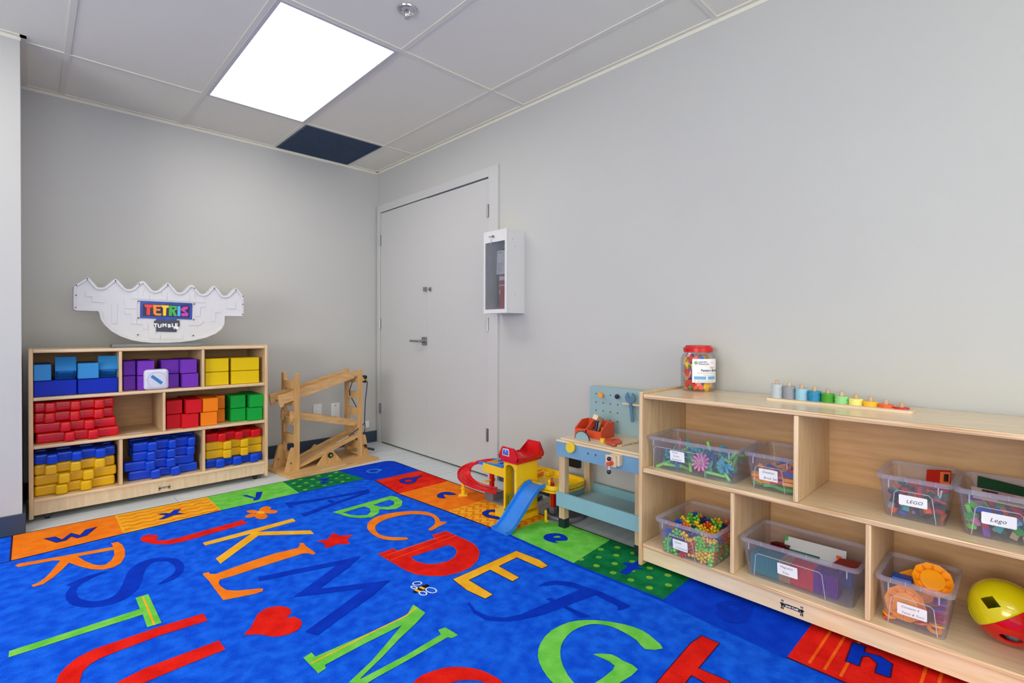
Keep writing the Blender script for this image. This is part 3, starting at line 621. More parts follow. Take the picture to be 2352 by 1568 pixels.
def booklet(name,label,pts,th,m,pic=None,cat='booklet'):
    'thin leaning booklet from three corners'
    a,b,c=[Vector(p) for p in pts]; u=(b-a);v=(c-a); n=u.cross(v).normalized()*th; mb=MB()
    vs=[a,b,b+v,a+v]; mb.add(vs+[q+n for q in vs],[(0,1,2,3),(4,5,6,7),(0,1,5,4),(1,2,6,5),(2,3,7,6),(3,0,4,7)],0)
    ms=[m]
    for (p0,p1,q0,q1,mm) in (pic or ()):
        k=len(ms); ms.append(mm)
        for s in (-.0004,th+.0004):
            N=n.normalized()*s; w=[a+u*p0+v*q0+N,a+u*p1+v*q0+N,a+u*p1+v*q1+N,a+u*p0+v*q1+N]; mb.add(w,[(0,1,2,3)],k)
    return obj(name,mb,ms,None,tuple(a),label,cat,smooth=0)
booklet('instruction_booklet','red instruction booklet standing at the back of the capital-labelled bin',[(-.215,-3.868,ZA+.078),(-.185,-3.925,ZA+.08),(-.165,-3.866,ZA+.128)],.003,mat('booklet_red',(176,30,16),.35),[(.55,.95,.2,.9,mat('booklet_orange',(222,110,60),.4)),(.7,.9,.4,.8,PM['black'])])
booklet('baseplate','dark green brick baseplate leaning at the back of the bin at the photo edge',[(-.16,-3.985,ZA+.075),(-.14,-4.11,ZA+.055),(-.125,-3.985,ZA+.125)],.003,mat('baseplate_green',(6,62,32),.4),cat='baseplate')
booklet('instruction_booklet','pale pink instruction leaflet lying on the bricks at the photo edge',[(-.30,-3.985,ZA+.098),(-.285,-4.10,ZA+.088),(-.225,-3.975,ZA+.112)],.0015,mat('leaflet',(214,196,190),.5),[(.25,.8,.3,.95,mat('leaflet_lilac',(200,150,170),.5)),(.45,.9,.1,.3,mat('leaflet_olive',(150,160,50),.5)),(.2,.5,.7,.9,PM['black'])])
# flower garden set
def cone(): return MB().lathe([(.003,0),(.0045,.012),(.0075,.03),(.012,.042),(.010,.042),(.006,.03),(.003,.014)],seg=10)
def stem(): return MB().lathe([(.0052,-.03),(.0052,.03),(.0035,.03),(.0035,-.03),(.0052,-.03)],seg=10)
def leaf():
    mb=MB(); n=10
    for s in (0,.0018):
        vs=[(0,0,s)]+[(.03*math.cos(a)*(.6+.4*math.cos(a*5)),.018*math.sin(a)*(.7+.3*math.cos(a*5)),s+.006*math.sin(a*2)) for a in [2*PI*k/30 for k in range(30)]]
        mb.add(vs,[(0,1+k,1+(k+1)%30) for k in range(30)])
    return mb
def petal(n=8,R=.03):
    mb=MB().ball((0,0,0),.008,seg=10,rings=6)
    for k in range(n):
        a=2*PI*k/n; d=Vector((math.cos(a),math.sin(a),.45)); mb.tube([Vector((0,0,0)),d*R*.5,d*R*.8+Vector((0,0,.003)),d*R],.0048-.0022*(0),6); mb.ball(d*R,.0046,seg=7,rings=5)
    return mb
LGm=mat('garden_lime',(140,226,100),.3); TLm=mat('garden_teal',(80,184,160),.3); SBm=mat('garden_sky',(50,170,205),.3); PKm=mat('garden_pink',(216,120,180),.35); DBm=mat('garden_blue',(30,110,190),.3)
gp={'cone':proto('garden_cone',cone(),LGm,'garden toy piece'),'stem':proto('garden_tube',stem(),LGm,'garden toy piece'),'leaf':proto('garden_frond',leaf(),TLm,'garden toy piece'),'sky':proto('garden_flower',petal(6,.022),SBm,'garden toy piece'),'pet':proto('garden_flower',petal(6,.022),DBm,'garden toy piece')}
names={'cone':'lime green flared stem holder','stem':'lime green plastic stem tube','leaf':'teal green plastic leaf','sky':'sky blue plastic flower','pet':'deep blue plastic flower'}
for c in shell_cells((binA[1][0]+.008,binA[1][1]-.025,binA[1][2]+.022,binA[1][3]-.012),ZA,.088,(.046,.036,.020),front=2,top=2,jit=.3):
    hz=(c[2]-ZA)/.09; k=random.choice(['cone','stem','cone','stem','leaf']) if hz<.34 else random.choice(['leaf','leaf','sky','pet','leaf','stem'])
    if hz>.6 and c[1]>-3.06: continue
    place(gp[k],c,R3(),'%s loose in the long upper bin'%names[k],'%s pieces in the long bin'%names[k]).scale=(1.22,)*3
o=proto('garden_flower',petal(12,.034),PKm,'garden toy piece'); place(o,(-.343,-3.195,ZA+.055),(0,-1.2,0),'large pink splayed flower pressed against the front of the long bin','pink flower'); del o['group']
obj('garden_tube',MB().tube([(-.30,-3.075,ZA+.05),(-.29,-3.075,ZA+.10),(-.285,-3.072,ZA+.125)],.003,8),mat('garden_hotpink',(235,70,120),.3),None,(-.3,-3.07,ZA),'thin hot pink stem sticking up from the long upper bin','garden toy piece')
# magnetic tiles: square frames with a tinted pane
def tile_mb():
    mb=MB(); s=.036; t_=.0026
    for a in ((-s,s,-s,-s+.006),(-s,s,s-.006,s),(-s,-s+.006,-s+.006,s-.006),(s-.006,s,-s+.006,s-.006)): mb.box(a[0],a[1],-t_,t_,a[2],a[3],.0008,seg=1)
    return mb.box(-s+.006,s-.006,-.001,.001,-s+.006,s-.006)
tm=tile_mb(); y=-3.388
def tint(n,c): return clear('tile_'+n,c,.86,.1,.3)
for cn,nn,c in (('teal',16,(0,170,186)),('pale tan',6,(214,178,130)),('red',12,(250,70,70)),('purple',12,(130,50,186))):
    pr=proto('magnetic_tile',tm,tint(cn.replace(' ','_'),c),'magnetic tile')
    for k in range(nn):
        place(pr,(-.308,y,ZB+.0405),(0,0,0),'%s translucent square magnetic tile, %s from the left of the %s run'%(cn,ORD[k],cn),'%s magnetic tiles in the row'%cn); y-=.0060
for k in range(8):
    if k==0: pr=proto('magnetic_tile',tm,tint('blue',(30,90,200)),'magnetic tile'); 
    place(pr,(-.20,-3.675+k*.0058,ZB+.0405),(0,0,0),'blue translucent magnetic tile behind the purple ones, %s from the right'%ORD[k],'blue magnetic tiles in the row')
for k in range(9):
    if k==0: pr=proto('magnetic_tile',tm,tint('dark_red',(130,16,24)),'magnetic tile'); 
    place(pr,(-.215,-3.42-k*.0062,ZB+.050),(0,.25,0),'dark red translucent magnetic tile behind the teal row, %s from the left'%ORD[k],'dark red magnetic tiles behind the row')
booklet('instruction_booklet','white leaflet standing up among the magnetic tiles',[(-.225,-3.455,ZB+.035),(-.205,-3.65,ZB+.03),(-.175,-3.45,ZB+.108)],.0015,mat('leaflet_white',(204,205,208),.5),[(.85,.93,.6,.75,PM['orange']),(0,.05,.8,1,PM['green']),(.05,.6,.35,.5,PM['dark green'])])
booklet('magnetic_tile','dark red triangular tile lying at the right end of the magnetic tile bin',[(-.30,-3.625,ZB+.088),(-.29,-3.70,ZB+.09),(-.22,-3.64,ZB+.094)],.005,mat('tile_red_solid',(150,22,18),.3),cat='magnetic tile')
# game plates and rings
def game_plate():
    mb=MB(); n=10; R=.052
    prof=[(R,0),(R*.98,.003),(R*.74,-.008),(R*.62,-.008),(R*.58,-.001),(.001,-.001)]
    vs=[];
    for r,z in prof:
        for k in range(n): a=2*PI*(k+.5)/n; vs.append((r*math.cos(a),r*math.sin(a),z))
    seg=n
    fs=[(i*seg+k,i*seg+(k+1)%seg,(i+1)*seg+(k+1)%seg,(i+1)*seg+k) for i in range(3) for k in range(seg)]
    mb.add(vs,fs); m2=[(r-.0,z-.002) for r,z in prof]
    vs2=[(x,y_,z-.0025) for x,y_,z in vs]; mb.add(vs2,fs)
    mb.lathe([(R*.62,-.008),(R*.60,-.001),(R*.56,.0),(.0005,.0)],seg=28)
    for k in range(10):
        a=2*PI*k/n; 
        for da in (-.05,.05): mb.box(R*.62,R*.93,-.0007,.0007,-.008,.0015,M=Matrix.Rotation(a+da,4,'Z'))
    return mb
gm=mat('game_amber',(252,160,16),.3)
gpp=obj('game_plate',game_plate(),gm,None,(0,0,0),'yellow-orange ten-sided game plate standing out above the bin rim','game plate',smooth=30)
gpp.location=(-.26,-3.893,ZB+.128); gpp.rotation_euler=(.12,-.85,.1)
g2=gpp.copy(); sc.collection.objects.link(g2); g2.location=(-.335,-3.835,ZB+.060); g2.rotation_euler=(-.1,-1.22,.0); g2['label']='yellow-orange ten-sided game plate inside the bin behind its label'
g3=gpp.copy(); sc.collection.objects.link(g3); g3.location=(-.245,-3.850,ZB+.085); g3.rotation_euler=(.0,-1.0,.0); g3['label']='yellow-orange game plate mostly hidden behind the two others'
rg=MB().lathe([(.018,0),(.018,.005),(.009,.005),(.009,0),(.018,0)],seg=18)
rp_={cn:proto('game_ring',rg,PM[cn],'game ring') for cn in ('orange','amber','magenta','purple')}
for k,(x,y,z,cn) in enumerate(((-.345,-3.80,.008,'red'),(-.35,-3.80,.018,'amber'),(-.31,-3.80,.026,'orange'),(-.335,-3.905,.010,'amber'),(-.34,-3.912,.024,'amber'),(-.30,-3.918,.03,'magenta'),(-.27,-3.915,.043,'magenta'),(-.30,-3.912,.055,'purple'),(-.25,-3.91,.068,'purple'),(-.29,-3.915,.072,'purple'),(-.26,-3.87,.03,'magenta'),(-.24,-3.82,.03,'purple'),(-.20,-3.88,.03,'orange'),(-.33,-3.875,.012,'orange'))):
    cn='orange' if cn=='red' else cn; place(rp_[cn],(x,y,ZB+z),(random.uniform(-.3,.3),random.uniform(-.3,.3),0),'%s plastic game ring lying in the bin of game plates'%cn.replace('amber','yellow-orange'),'%s game rings'%cn)
obj('game_clip',MB().box(-.27,-.22,-3.845,-3.79,ZB+.092,ZB+.108,.006),PM['blue'],None,(-.25,-3.81,ZB+.09),'blue plastic game piece behind the yellow plate','game piece')
# ------------------------------------------------------------------ shape sorter ball
def sorter():
    c=Vector((-.238,-4.055,.1945)); ax=Vector((.10,.64,.74)).normalized()   # ax: axis of the yellow cap
    rx=.083
    Q=ax.to_track_quat('Z','Y').to_matrix().to_4x4()
    def half(lo,hi):
        mb=MB(); n=28; prof=[]
        for i in range(n+1):
            a=lo+(hi-lo)*i/n; prof.append((rx*math.cos(a)+1e-5,rx*1.07*math.sin(a)))
        inn=[(max(1e-5,r-.003),z*.965) for r,z in reversed(prof)]
        M=Matrix.Translation(c)@Q; pr=prof+inn+[prof[0]]
        return mb.lathe(pr,seg=64,M=M)
    root=thing('shape_sorter_ball','glossy yellow and red egg shaped sorter toy on the bottom shelf','toy',(c.x,c.y,.1092))
    top=obj('yellow_shell',half(.0,PI/2-.001),mat('sorter_yellow',(222,206,4),.14,coat=.3),root,smooth=60)
    bot=obj('red_shell',half(-PI/2+.001,-.006),mat('sorter_red',(205,12,10),.14,coat=.3),root,smooth=60)
    def cut(target,poly,u,v,depth=.05):
        'cut a window where the photo shows one; poly in metres about the pixel (u,v)'
        d=(P(u,v,z=0)-CAM).normalized(); oc=CAM-c
        # hit on a sphere a little larger than the ball
        R=rx*1.03; bq=oc.dot(d); disc=bq*bq-(oc.length_squared-R*R); tt=-bq-math.sqrt(max(disc,0)); hp=CAM+d*tt; nrm=(hp-c).normalized()
        up=Vector((0,0,1)); e1=nrm.cross(up).normalized(); e2=e1.cross(nrm)
        mb=MB().prism(poly,-depth,.04,lambda a,b,t:tuple(hp+e1*-a+e2*b+nrm*t)); me=obj('cutter',mb,M_dark,smooth=0)
        md=target.modifiers.new('b','BOOLEAN'); md.object=me; md.operation='DIFFERENCE'; md.solver='EXACT'
        me.location=-Vector(ORG[root.name])*0
        bpy.context.view_layer.update(); dg=bpy.context.evaluated_depsgraph_get(); nm=bpy.data.meshes.new_from_object(target.evaluated_get(dg)); 
        target.modifiers.clear(); target.data=nm; bpy.data.objects.remove(me)
    try:
        cut(top,[(0,.019),(.024,0),(0,-.019),(-.024,0)],2273,1382)
        cut(top,[(.011*math.cos(k*PI/10),.022*math.sin(k*PI/10)) for k in range(20)],2228,1410,.03)
        cut(bot,[(.024*math.cos(k*PI/10),.013*math.sin(k*PI/10)) for k in range(20)],2323,1469,.03)
    except Exception as e: print('cut failed',e)
    return root,c
srt,sc_c=sorter()
obj('sorter_block',MB().prism([(-.02,-.015),(.02,-.015),(0,.02)],-.012,.012,lambda a,b,t:(sc_c.x-.01+t,sc_c.y+.015+a,sc_c.z+.005+b)),PM['lime'],None,tuple(sc_c),'lime green block seen through the diamond hole of the sorter','toy block',smooth=20)
obj('sorter_block',MB().box(sc_c.x-.055,sc_c.x-.02,sc_c.y+.03,sc_c.y+.055,sc_c.z-.035,sc_c.z-.008,.003),PM['blue'],None,tuple(sc_c+Vector((-.03,.03,-.03))),'blue block seen through the oval hole of the sorter','toy block')
obj('sorter_bag',MB().ball((sc_c.x-.03,sc_c.y-.015,sc_c.z-.04),.026,seg=9,rings=5),clear('bag_plastic',(225,225,230),.35,.1,.6),None,tuple(sc_c+Vector((0,0,-.05))),'crumpled clear plastic bag behind the lower sorter hole','plastic bag',smooth=0)
# ------------------------------------------------------------------ jar of pattern blocks
JC=Vector((-.095,-3.058,.7362)); JR=.074
jar=thing('pattern_block_jar','clear plastic jar of pattern blocks with a red lid on the shelf top','jar',tuple(JC))
pf=[(.001,.0015),(JR-.01,.0015),(JR-.002,.008),(JR,.018),(JR-.002,.03),(JR,.036),(JR,.140),(JR-.005,.156),(JR-.014,.166),(JR-.0145,.176)]
M_jar=clear('jar_plastic',(235,238,242),.03,.06,.5)
obj('jar_body',MB().lathe(pf+[(r-.0015,z+(.0015 if i==0 else 0)) for i,(r,z) in reversed(list(enumerate(pf)))],tuple(JC),40),M_jar,jar)
M_lid=mat('lid_red',(200,20,22),.3)
obj('lid',MB().lathe([(JR-.012,.174),(JR-.011,.172),(JR-.0105,.19),(JR-.013,.193),(JR-.018,.194),(JR-.019,.1995),(JR-.022,.2015),(.001,.2015)],tuple(JC),40),M_lid,jar)
A0=math.atan2(CAM.y-JC.y,CAM.x-JC.x)+.50
def jl(a,b,d=0): an=A0+a/JR; r=JR+.0012+d; return (JC.x+r*math.cos(an),JC.y+r*math.sin(an),JC.z+.092+b)
lw,lh=.122,.104
mb=MB(); n=24; mb.add([jl(-lw/2+lw*i/n,s*lh/2) for s in (-1,1) for i in range(n+1)],[(i,i+1,n+2+i,n+1+i) for i in range(n)])
lb=obj('jar_label',mb,M_paper,jar)
M_navy=mat('print_navy',(28,54,120),.5); M_lb=mat('print_light_blue',(110,170,220),.5); M_orp=mat('print_orange',(226,130,60),.5); M_gp=mat('print_grey',(110,112,120),.5)
mb=MB(); s=-lw/2
tx=lambda body,x,yy,size,mi,**k: mb.text(body,lambda a,b:jl(s+x+a,yy+b,.0004),size=size,mi=mi,**k)
tx('Learning',.026,.036,.0105,0,off=.0002); tx('Resources',.026,.027,.0105,0,off=.0002)
tx('Plastic',.075,.0105,.012,2,shear=.2,off=.0001); tx('Pattern Blocks',.036,-.003,.0148,0,off=.0004)
tx('CE',.008,-.047,.008,3); tx('ages 3+',.082,.034,.006,3)
for yy,x0,x1,h,mi in ((-.011,.02,.11,.0012,3),(-.019,.045,.11,.001,3),(-.044,.02,.1,.001,3),(-.048,.02,.1,.001,3)):
    mb.add([jl(s+x0+(x1-x0)*i/8,yy+q*h,.0004) for q in (0,1) for i in range(9)],[(i,i+1,10+i,9+i) for i in range(8)],mi)
for x0,x1 in ((.008,.058),(.066,.108)): mb.add([jl(s+x0+(x1-x0)*i/8,-.038+q*.014,.0004) for q in (0,1) for i in range(9)],[(i,i+1,10+i,9+i) for i in range(8)],1)
cx,cy,hr=.016,.035,.0085
for k,mi in ((0,1),(1,4),(2,2)):
    a=PI/2+k*2*PI/3; pts=[(cx,cy),(cx+hr*math.cos(a-PI/3),cy+hr*math.sin(a-PI/3)),(cx+hr*math.cos(a),cy+hr*math.sin(a)),(cx+hr*math.cos(a+PI/3),cy+hr*math.sin(a+PI/3))]
    mb.add([jl(s+x,y,.0005) for x,y in pts],[(0,1,2,3)],mi)
obj('label_print',mb,[M_navy,M_lb,M_orp,M_gp,PM['green']],lb,smooth=0)
def poly_block(n,R,h=.005,sq=1): return MB().prism([(R*math.cos(2*PI*k/n),R*sq*math.sin(2*PI*k/n)) for k in range(n)],-h,h)
shapes=[('hexagon',poly_block(6,.0215),'yellow','yellow hexagonal'),('trapezoid',MB().prism([(-.021,0),(.021,0),(.011,.018),(-.011,.018)],-.005,.005),'red','red trapezoid'),('rhombus',MB().prism([(-.017,0),(0,.011),(.017,0),(0,-.011)],-.005,.005),'dark blue','blue rhombus'),('triangle',poly_block(3,.013),'green','green triangular'),('square',MB().box(-.0105,.0105,-.0105,.0105,-.005,.005),'orange','orange square'),('slim',MB().prism([(-.019,0),(0,.0045),(.019,0),(0,-.0045)],-.005,.005),'tan','tan slim rhombus')]
ps=[proto('pattern_block',m_,PM[c] if c!='dark blue' else PM['blue'],'pattern block') for _,m_,c,_ in shapes]
for k in range(9):
    for j in range(13):
        a=2*PI*(j+.5*(k%2))/13; r=.050; i=random.choice([0,1,2,2,3,4,5,0,1,4]); z=.0125+k*.0155
        if k==8 and random.random()<.5: continue
        place(ps[i],(JC.x+r*math.cos(a),JC.y+r*math.sin(a),JC.z+z+.006),(PI/2+random.uniform(-.5,.5),random.uniform(0,6),a+PI/2+random.uniform(-.4,.4)),'%s plastic pattern block inside the red-lidded jar'%shapes[i][3],'%s pattern blocks in the jar'%shapes[i][3])
for j in range(8): i=j%6; a=j*.8; place(ps[i],(JC.x+.025*math.cos(a),JC.y+.025*math.sin(a),JC.z+.138+.004*(j%3)),R3(),'%s plastic pattern block inside the red-lidded jar'%shapes[i][3],'%s pattern blocks in the jar'%shapes[i][3])
# ------------------------------------------------------------------ counting stacker
st=thing('stacking_board','pale wooden counting board with ten pegs on the shelf top','counting toy',(-.178,-3.61,.736))
obj('board',MB().prism(rounded(-.222,-.134,-3.836,-3.386,.012),.7362,.7455),wood('pale_board',(224,206,178),(214,194,164),'y',.4),st)
ST=[('pale grey',(186,196,206),10),('grey',(146,150,162),9),('pale blue',(150,198,222),8),('blue',(30,136,184),7),('green',(62,156,28),6),('mint green',(146,214,140),5),('pale yellow',(240,232,130),4),('yellow-orange',(248,190,40),3),('orange',(240,96,36),2),('red',(206,34,34),1)]
M_peg=wood('peg_wood',(206,178,148),(190,160,128),'z',.5)
for i,(cn,c,n) in enumerate(ST):
    y=-3.417-i*.0427; z=.7455; m=mat('disc_'+cn.replace(' ','_').replace('-','_'),c,.45)
    obj('peg',MB().cyl((-.178,y,z),(-.178,y,z+n*.0052+.016),.0062,seg=14),M_peg,st)
    first=None
    for k in range(n):
        dx,dy=random.uniform(-.0007,.0007),random.uniform(-.0007,.0007); zz=z+k*.0052
        lab='%s wooden ring alone on the last peg of the counting board'%cn if n==1 else '%s wooden ring on the counting board, %s from the bottom of its stack'%(cn,ORD[k])
        if first is None: first=obj('counting_ring',MB().lathe([(.0066,.0001),(.0208,.0001),(.0213,.0008),(.0213,.0045),(.0208,.0051),(.0066,.0051),(.0066,.0001)],(0,0,0),28),m,None,(0,0,0),lab,'ring','%s counting rings'%cn); first.location=(-.178+dx,y+dy,zz)
        else: o=first.copy(); sc.collection.objects.link(o); o.location=(-.178+dx,y+dy,zz); o['label']=lab
# ================================================================== BOOKCASE ON THE BACK WALL
BF,BB=-.5246,-.14
BX0,BX1=-2.2685,-1.107
LV=[.6461,.396,.1185]
bc=thing('bookcase','birch bookcase of coloured blocks with eight open compartments against the back wall','bookcase',((BX0+BX1)/2,(BF+BB)/2,0))
obj('side_panel',MB().box(BX0-.001,BX0+T,BF-.002,BB,.018,.898,.004),[M_birchv],bc); obj('side_panel',MB().box(BX1-T,BX1+.001,BF-.002,BB,.018,.902,.004),[M_birchv],bc)
def bshelf(name,z,m=M_birch):
    mb=MB().box(BX0+T-.001,BX1-T+.001,BF,BB,z-T,z,.005); obj(name,mb,m,bc)
bshelf('top_panel',.896)
for z in LV: bshelf('shelf_board',z)
obj('back_panel',MB().box(BX0+T,BX1-T,BB-.006,BB,.03,.89),wood('hardboard_x',(196,154,108),(184,140,94),'x',.6),bc)
obj('toe_kick',MB().box(BX0+T,BX1-T,BF+.008,BF+.026,.034,.1005,.001),M_kick,bc)
for u0,u1,z0,z1 in ((273.6,281.2,LV[0],.878),(464.2,470.6,LV[0],.878),(374,380.7,LV[1],LV[0]-T),(273.5,281.8,LV[2],LV[1]-T),(465.2,471.8,LV[2],LV[1]-T)):
    a=P(u0,900,y=BF).x; b=P(u1,900,y=BF).x; obj('divider',MB().box(a,b,BF+.002,BB-.006,z0,z1,.003),[M_birchv],bc)
for x in (BX0+.07,BX1-.07):
    for y in (BF+.04,BB-.04): obj('caster',caster(MB(),x,y,0),M_black,bc)
p0=P(378.5,1120,y=BF)
brand_mark('maker_mark',bc,lambda a,b,d:(p0.x+a,BF+.0073-d,p0.z+b),.00092,0,0)
for u0,u1,v,z in ((290,328,996,LV[1]),(478,508,981.5,LV[1])):
    a=P(u0,v,z=z+.0005); b=P(u1,v-2,z=z+.0005); obj('shelf_sticker',MB().box(a.x,b.x,a.y-.004,a.y+.004,z,z+.0006),M_paper,bc)
# ---- box-shaped tumbling blocks
C3=lambda a:50+a/6.533
C4=lambda a:270+a/6.533
def cham(mb,x0,x1,y0,y1,z0,z1,ch=.006,M=None):
    mb.box(x0,x1,y0+ch,y1,z0,z1,.003,M=M,seg=1)
    mb.box(x0+.0018,x1-.0018,y0,y0+ch*1.5,z0+.0018,z1-.0018,.0012,M=M,seg=1); return mb
def X4(u,y): return P(u,900,y=y).x
_dv=lambda a,b:(P(a,900,y=BF).x,P(b,900,y=BF).x)
CELLS=[(LV[0],[_dv(273.6,281.2),_dv(464.2,470.6)]),(LV[1],[_dv(374,380.7)]),(LV[2],[_dv(273.5,281.8),_dv(465.2,471.8)])]
def fit(x0,x1,z):
    'keep a block between the uprights of its compartment'
    dv=[d for zz,d in CELLS if z>=zz-.001][0]; c=(x0+x1)/2; lo=BX0+T; hi=BX1-T
    for a,b in dv:
        if c>b: lo=max(lo,b)
        if c<a: hi=min(hi,a)
    return max(x0,lo+.001),min(x1,hi-.001)
U=.086
def mblock(name,u0,u1,zz,col,label,grp,fc=C4,yf=-.49,dep=.17,h=U,cut=None):
    x0,x1=fit(X4(fc(u0),yf),X4(fc(u1),yf),zz); mb=MB(); cham(mb,x0,x1,yf,yf+dep,zz,zz+h-.0008)
    o=obj(name,mb,mat('block_'+col[0],col[1],.5,spec=.22),None,((x0+x1)/2,yf,zz),label,'toy block',grp,smooth=30); return o
Z1=LV[0]
dk=('deep_blue',(0,40,176)); lb_=('sky_blue',(50,138,204)); pu=('purple',(112,48,176)); ye_=('yellow',(222,190,0)); rd=('crimson',(206,16,32)); og=('orange',(240,128,10)); gn=('green',(10,160,58))
mblock('tumbling_block',158,828,Z1+.0005,dk,'deep blue long box block, left of two in the top left compartment','deep blue box blocks',C3,-.492,.26,.084)
mblock('tumbling_block',838,1446,Z1+.0005,dk,'deep blue long box block, right of two in the top left compartment','deep blue box blocks',C3,-.492,.26,.084)
mblock('tumbling_block',97,445,Z1+.0848,lb_,'sky blue square-ended block lying flat at the far left of the top shelf','sky blue blocks',C3,-.500,.22,.086)
mblock('tumbling_block',842,1160,Z1+.0848,lb_,'sky blue square-ended block lying flat between the tilted sky blue ones','sky blue blocks',C3,-.500,.22,.086)
def tilted(u0,u1,label):
    yf=-.485; x0,x1=X4(C3(u0),yf),X4(C3(u1),yf); M=Matrix.Translation((0,yf,Z1+.136))@Matrix.Rotation(-.55,4,'X')
    mb=MB(); mb.box(x0,x1,0,.10,0,.084,.003,M=M,seg=1); mb.box(x0+.010,x1-.010,.016,.085,-.004,.01,.003,M=M,seg=1); mb.box(x0+.002,x1-.002,.002,.007,-.0035,.01,.001,M=M,seg=1); mb.box(x0+.002,x1-.002,.093,.098,-.0035,.01,.001,M=M,seg=1)
    for x in (x0+.001,x1-.006): mb.box(x,x+.005,.002,.098,-.0035,.01,.001,M=M,seg=1)
    obj('tumbling_block',mb,mat('block_sky_blue',lb_[1],.5,spec=.22),None,((x0+x1)/2,yf,Z1+.09),label,'toy block','sky blue blocks',smooth=30)
tilted(500,828,'sky blue block tilted nose up between the two flat sky blue blocks'); tilted(1157,1455,'sky blue block tilted nose up beside the first top divider')
def tetro(u_back,u_front,zz,col,label,grp,yf=-.498,step=.045,dl=.13,left=True):
    'two visible columns: one set back and one forward'
    mb=MB(); 
    x0,x1=X4(C4(u_front[0]),yf),X4(C4(u_front[1]),yf); cham(mb,x0,x1,yf,yf+.26,zz,zz+U-.001)
    yb=yf+step; a,b=X4(C4(u_back[0]),yb),X4(C4(u_back[1]),yb)
    if b>x0 and a<x0: b=x0+.001
    if a<x1 and b>x1: a=x1-.001
    a,b=fit(a,b,zz); cham(mb,a,b,yb,yb+dl,zz,zz+U-.001)
    obj('tumbling_block',mb,mat('block_'+col[0],col[1],.5,spec=.22),None,((a+x1)/2,yf,zz),label,'toy block',grp,smooth=30)
for k,(z,row) in enumerate(((Z1+.0005,'bottom'),(Z1+.0875,'top'))):
    tetro((84,275),(305,560) ,z,pu,'purple stepped block at the left of the %s purple row'%row,'purple stepped blocks')
    tetro((650,925),(950,1195) if k else (975,1218),z,pu,'purple stepped block at the right of the %s purple row'%row,'purple stepped blocks')
    mblock('tumbling_block',1318,1672,z,ye_,'yellow square block at the left of the %s yellow row'%row,'yellow square blocks')
    mblock('tumbling_block',1708,2128,z,ye_,'yellow square block at the right of the %s yellow row'%row,'yellow square blocks')
Z2=LV[1]
for k,(z,row) in enumerate(((Z2+.0005,'bottom'),(Z2+.0875,'top'))):
    d=50*k
    tetro((732,975),(970,1220) if not k else (1030,1272),z,rd,'crimson stepped block in the %s layer beside the middle divider'%row,'crimson stepped blocks')
    tetro((1490,1615),(1250,1498) if not k else (1280,1512),z,og,'orange stepped block in the %s layer next to the crimson one'%row,'orange stepped blocks',step=.09,dl=.11)
    tetro((1700,1925),(1965,2178) if not k else (1990,2190),z,gn,'green stepped block in the %s layer at the right end of the middle shelf'%row,'green stepped blocks')
# die
dx0,dx1=X4(330.5,-.512),X4(388,-.512); zc=Z1+.0005; hh=.120
die=obj('shape_die',MB().box(dx0,dx1,-.520,-.425,zc,zc+hh,.018,seg=4),mat('die_white',(206,208,226),.3),None,((dx0+dx1)/2,-.47,zc),'white rounded game die with a slanted blue bar in front of the purple blocks','die')
cx=(dx0+dx1)/2; czz=zc+hh/2
obj('die_ring',MB().lathe([(.048,-.5203),(.0475,-.5212),(.044,-.5212),(.0435,-.5203)],(0,0,0),32,axis='y',M=Matrix.Translation((cx,0,czz))),mat('die_face',(196,198,222),.35),die)
M=Matrix.Translation((cx,0,czz))@Matrix.Rotation(math.radians(43),4,'Y'); obj('die_mark',MB().box(-.034,.034,-.5214,-.5200,-.0085,.0085,M=M),mat('die_blue',(20,120,184),.4),die,smooth=0)
# ---- rounded interlocking plastic lattice bricks
def lattice(fc,bar,knobs,zz,h,col,label,grp,yk=-.512,dep=.32,yoff=.0):
    yk=yk+yoff; yb=yk+.042; x0,x1=fit(X4(fc(bar[0]),yb),X4(fc(bar[1]),yb),zz); mb=MB()
    mb.box(x0,x1,yb,yb+.055,zz,zz+h,.011,seg=3)
    if dep>.15: mb.box(x0,x1,yb+.16,yb+.215,zz,zz+h,.011,seg=3)
    for a,b in knobs: A,B=X4(fc(a),yk),X4(fc(b),yk); mb.box(A,B,yk,yk+dep,zz+.0004,zz+h-.0004,.011,seg=3)
    # two fine moulding lines on each front face
    ks=sorted((X4(fc(a),yk),X4(fc(b),yk)) for a,b in knobs); segs=[];c=x0
    for A,B in ks: segs.append((c,A,yb)); segs.append((A,B,yk)); c=B
    segs.append((c,x1,yb))
    for A,B,y in segs:
        if B-A>.03:
            for q in (.42,.70): mb.cyl((A+.012,y+.0004,zz+h*q),(B-.012,y+.0004,zz+h*q),.0011,seg=6)
    obj('lattice_brick',mb,mat('lattice_'+col[0],col[1],.2),None,((x0+x1)/2,yk,zz),label,'toy brick',grp)
RR=('red',(206,10,14)); YY=('yellow',(222,176,0)); BL=('blue',(8,66,206))
h=.0545
for k,(bar,kn,lab) in enumerate((((205,1462),((635,805),(990,1160)),'lowest red'),((150,1420),((567,742),(933,1098)),'second red from the bottom'),((130,1380),((325,508),(715,878),(1078,1238)),'third red from the bottom'),((140,1388),((335,520),(725,890),(1085,1248)),'topmost red'))):
    lattice(C3,bar,kn,Z2+.0006+k*(h+.0006),h,RR,'%s lattice brick in the stack left of the empty compartment'%lab,'red lattice bricks in the middle row')
Z3=LV[2]
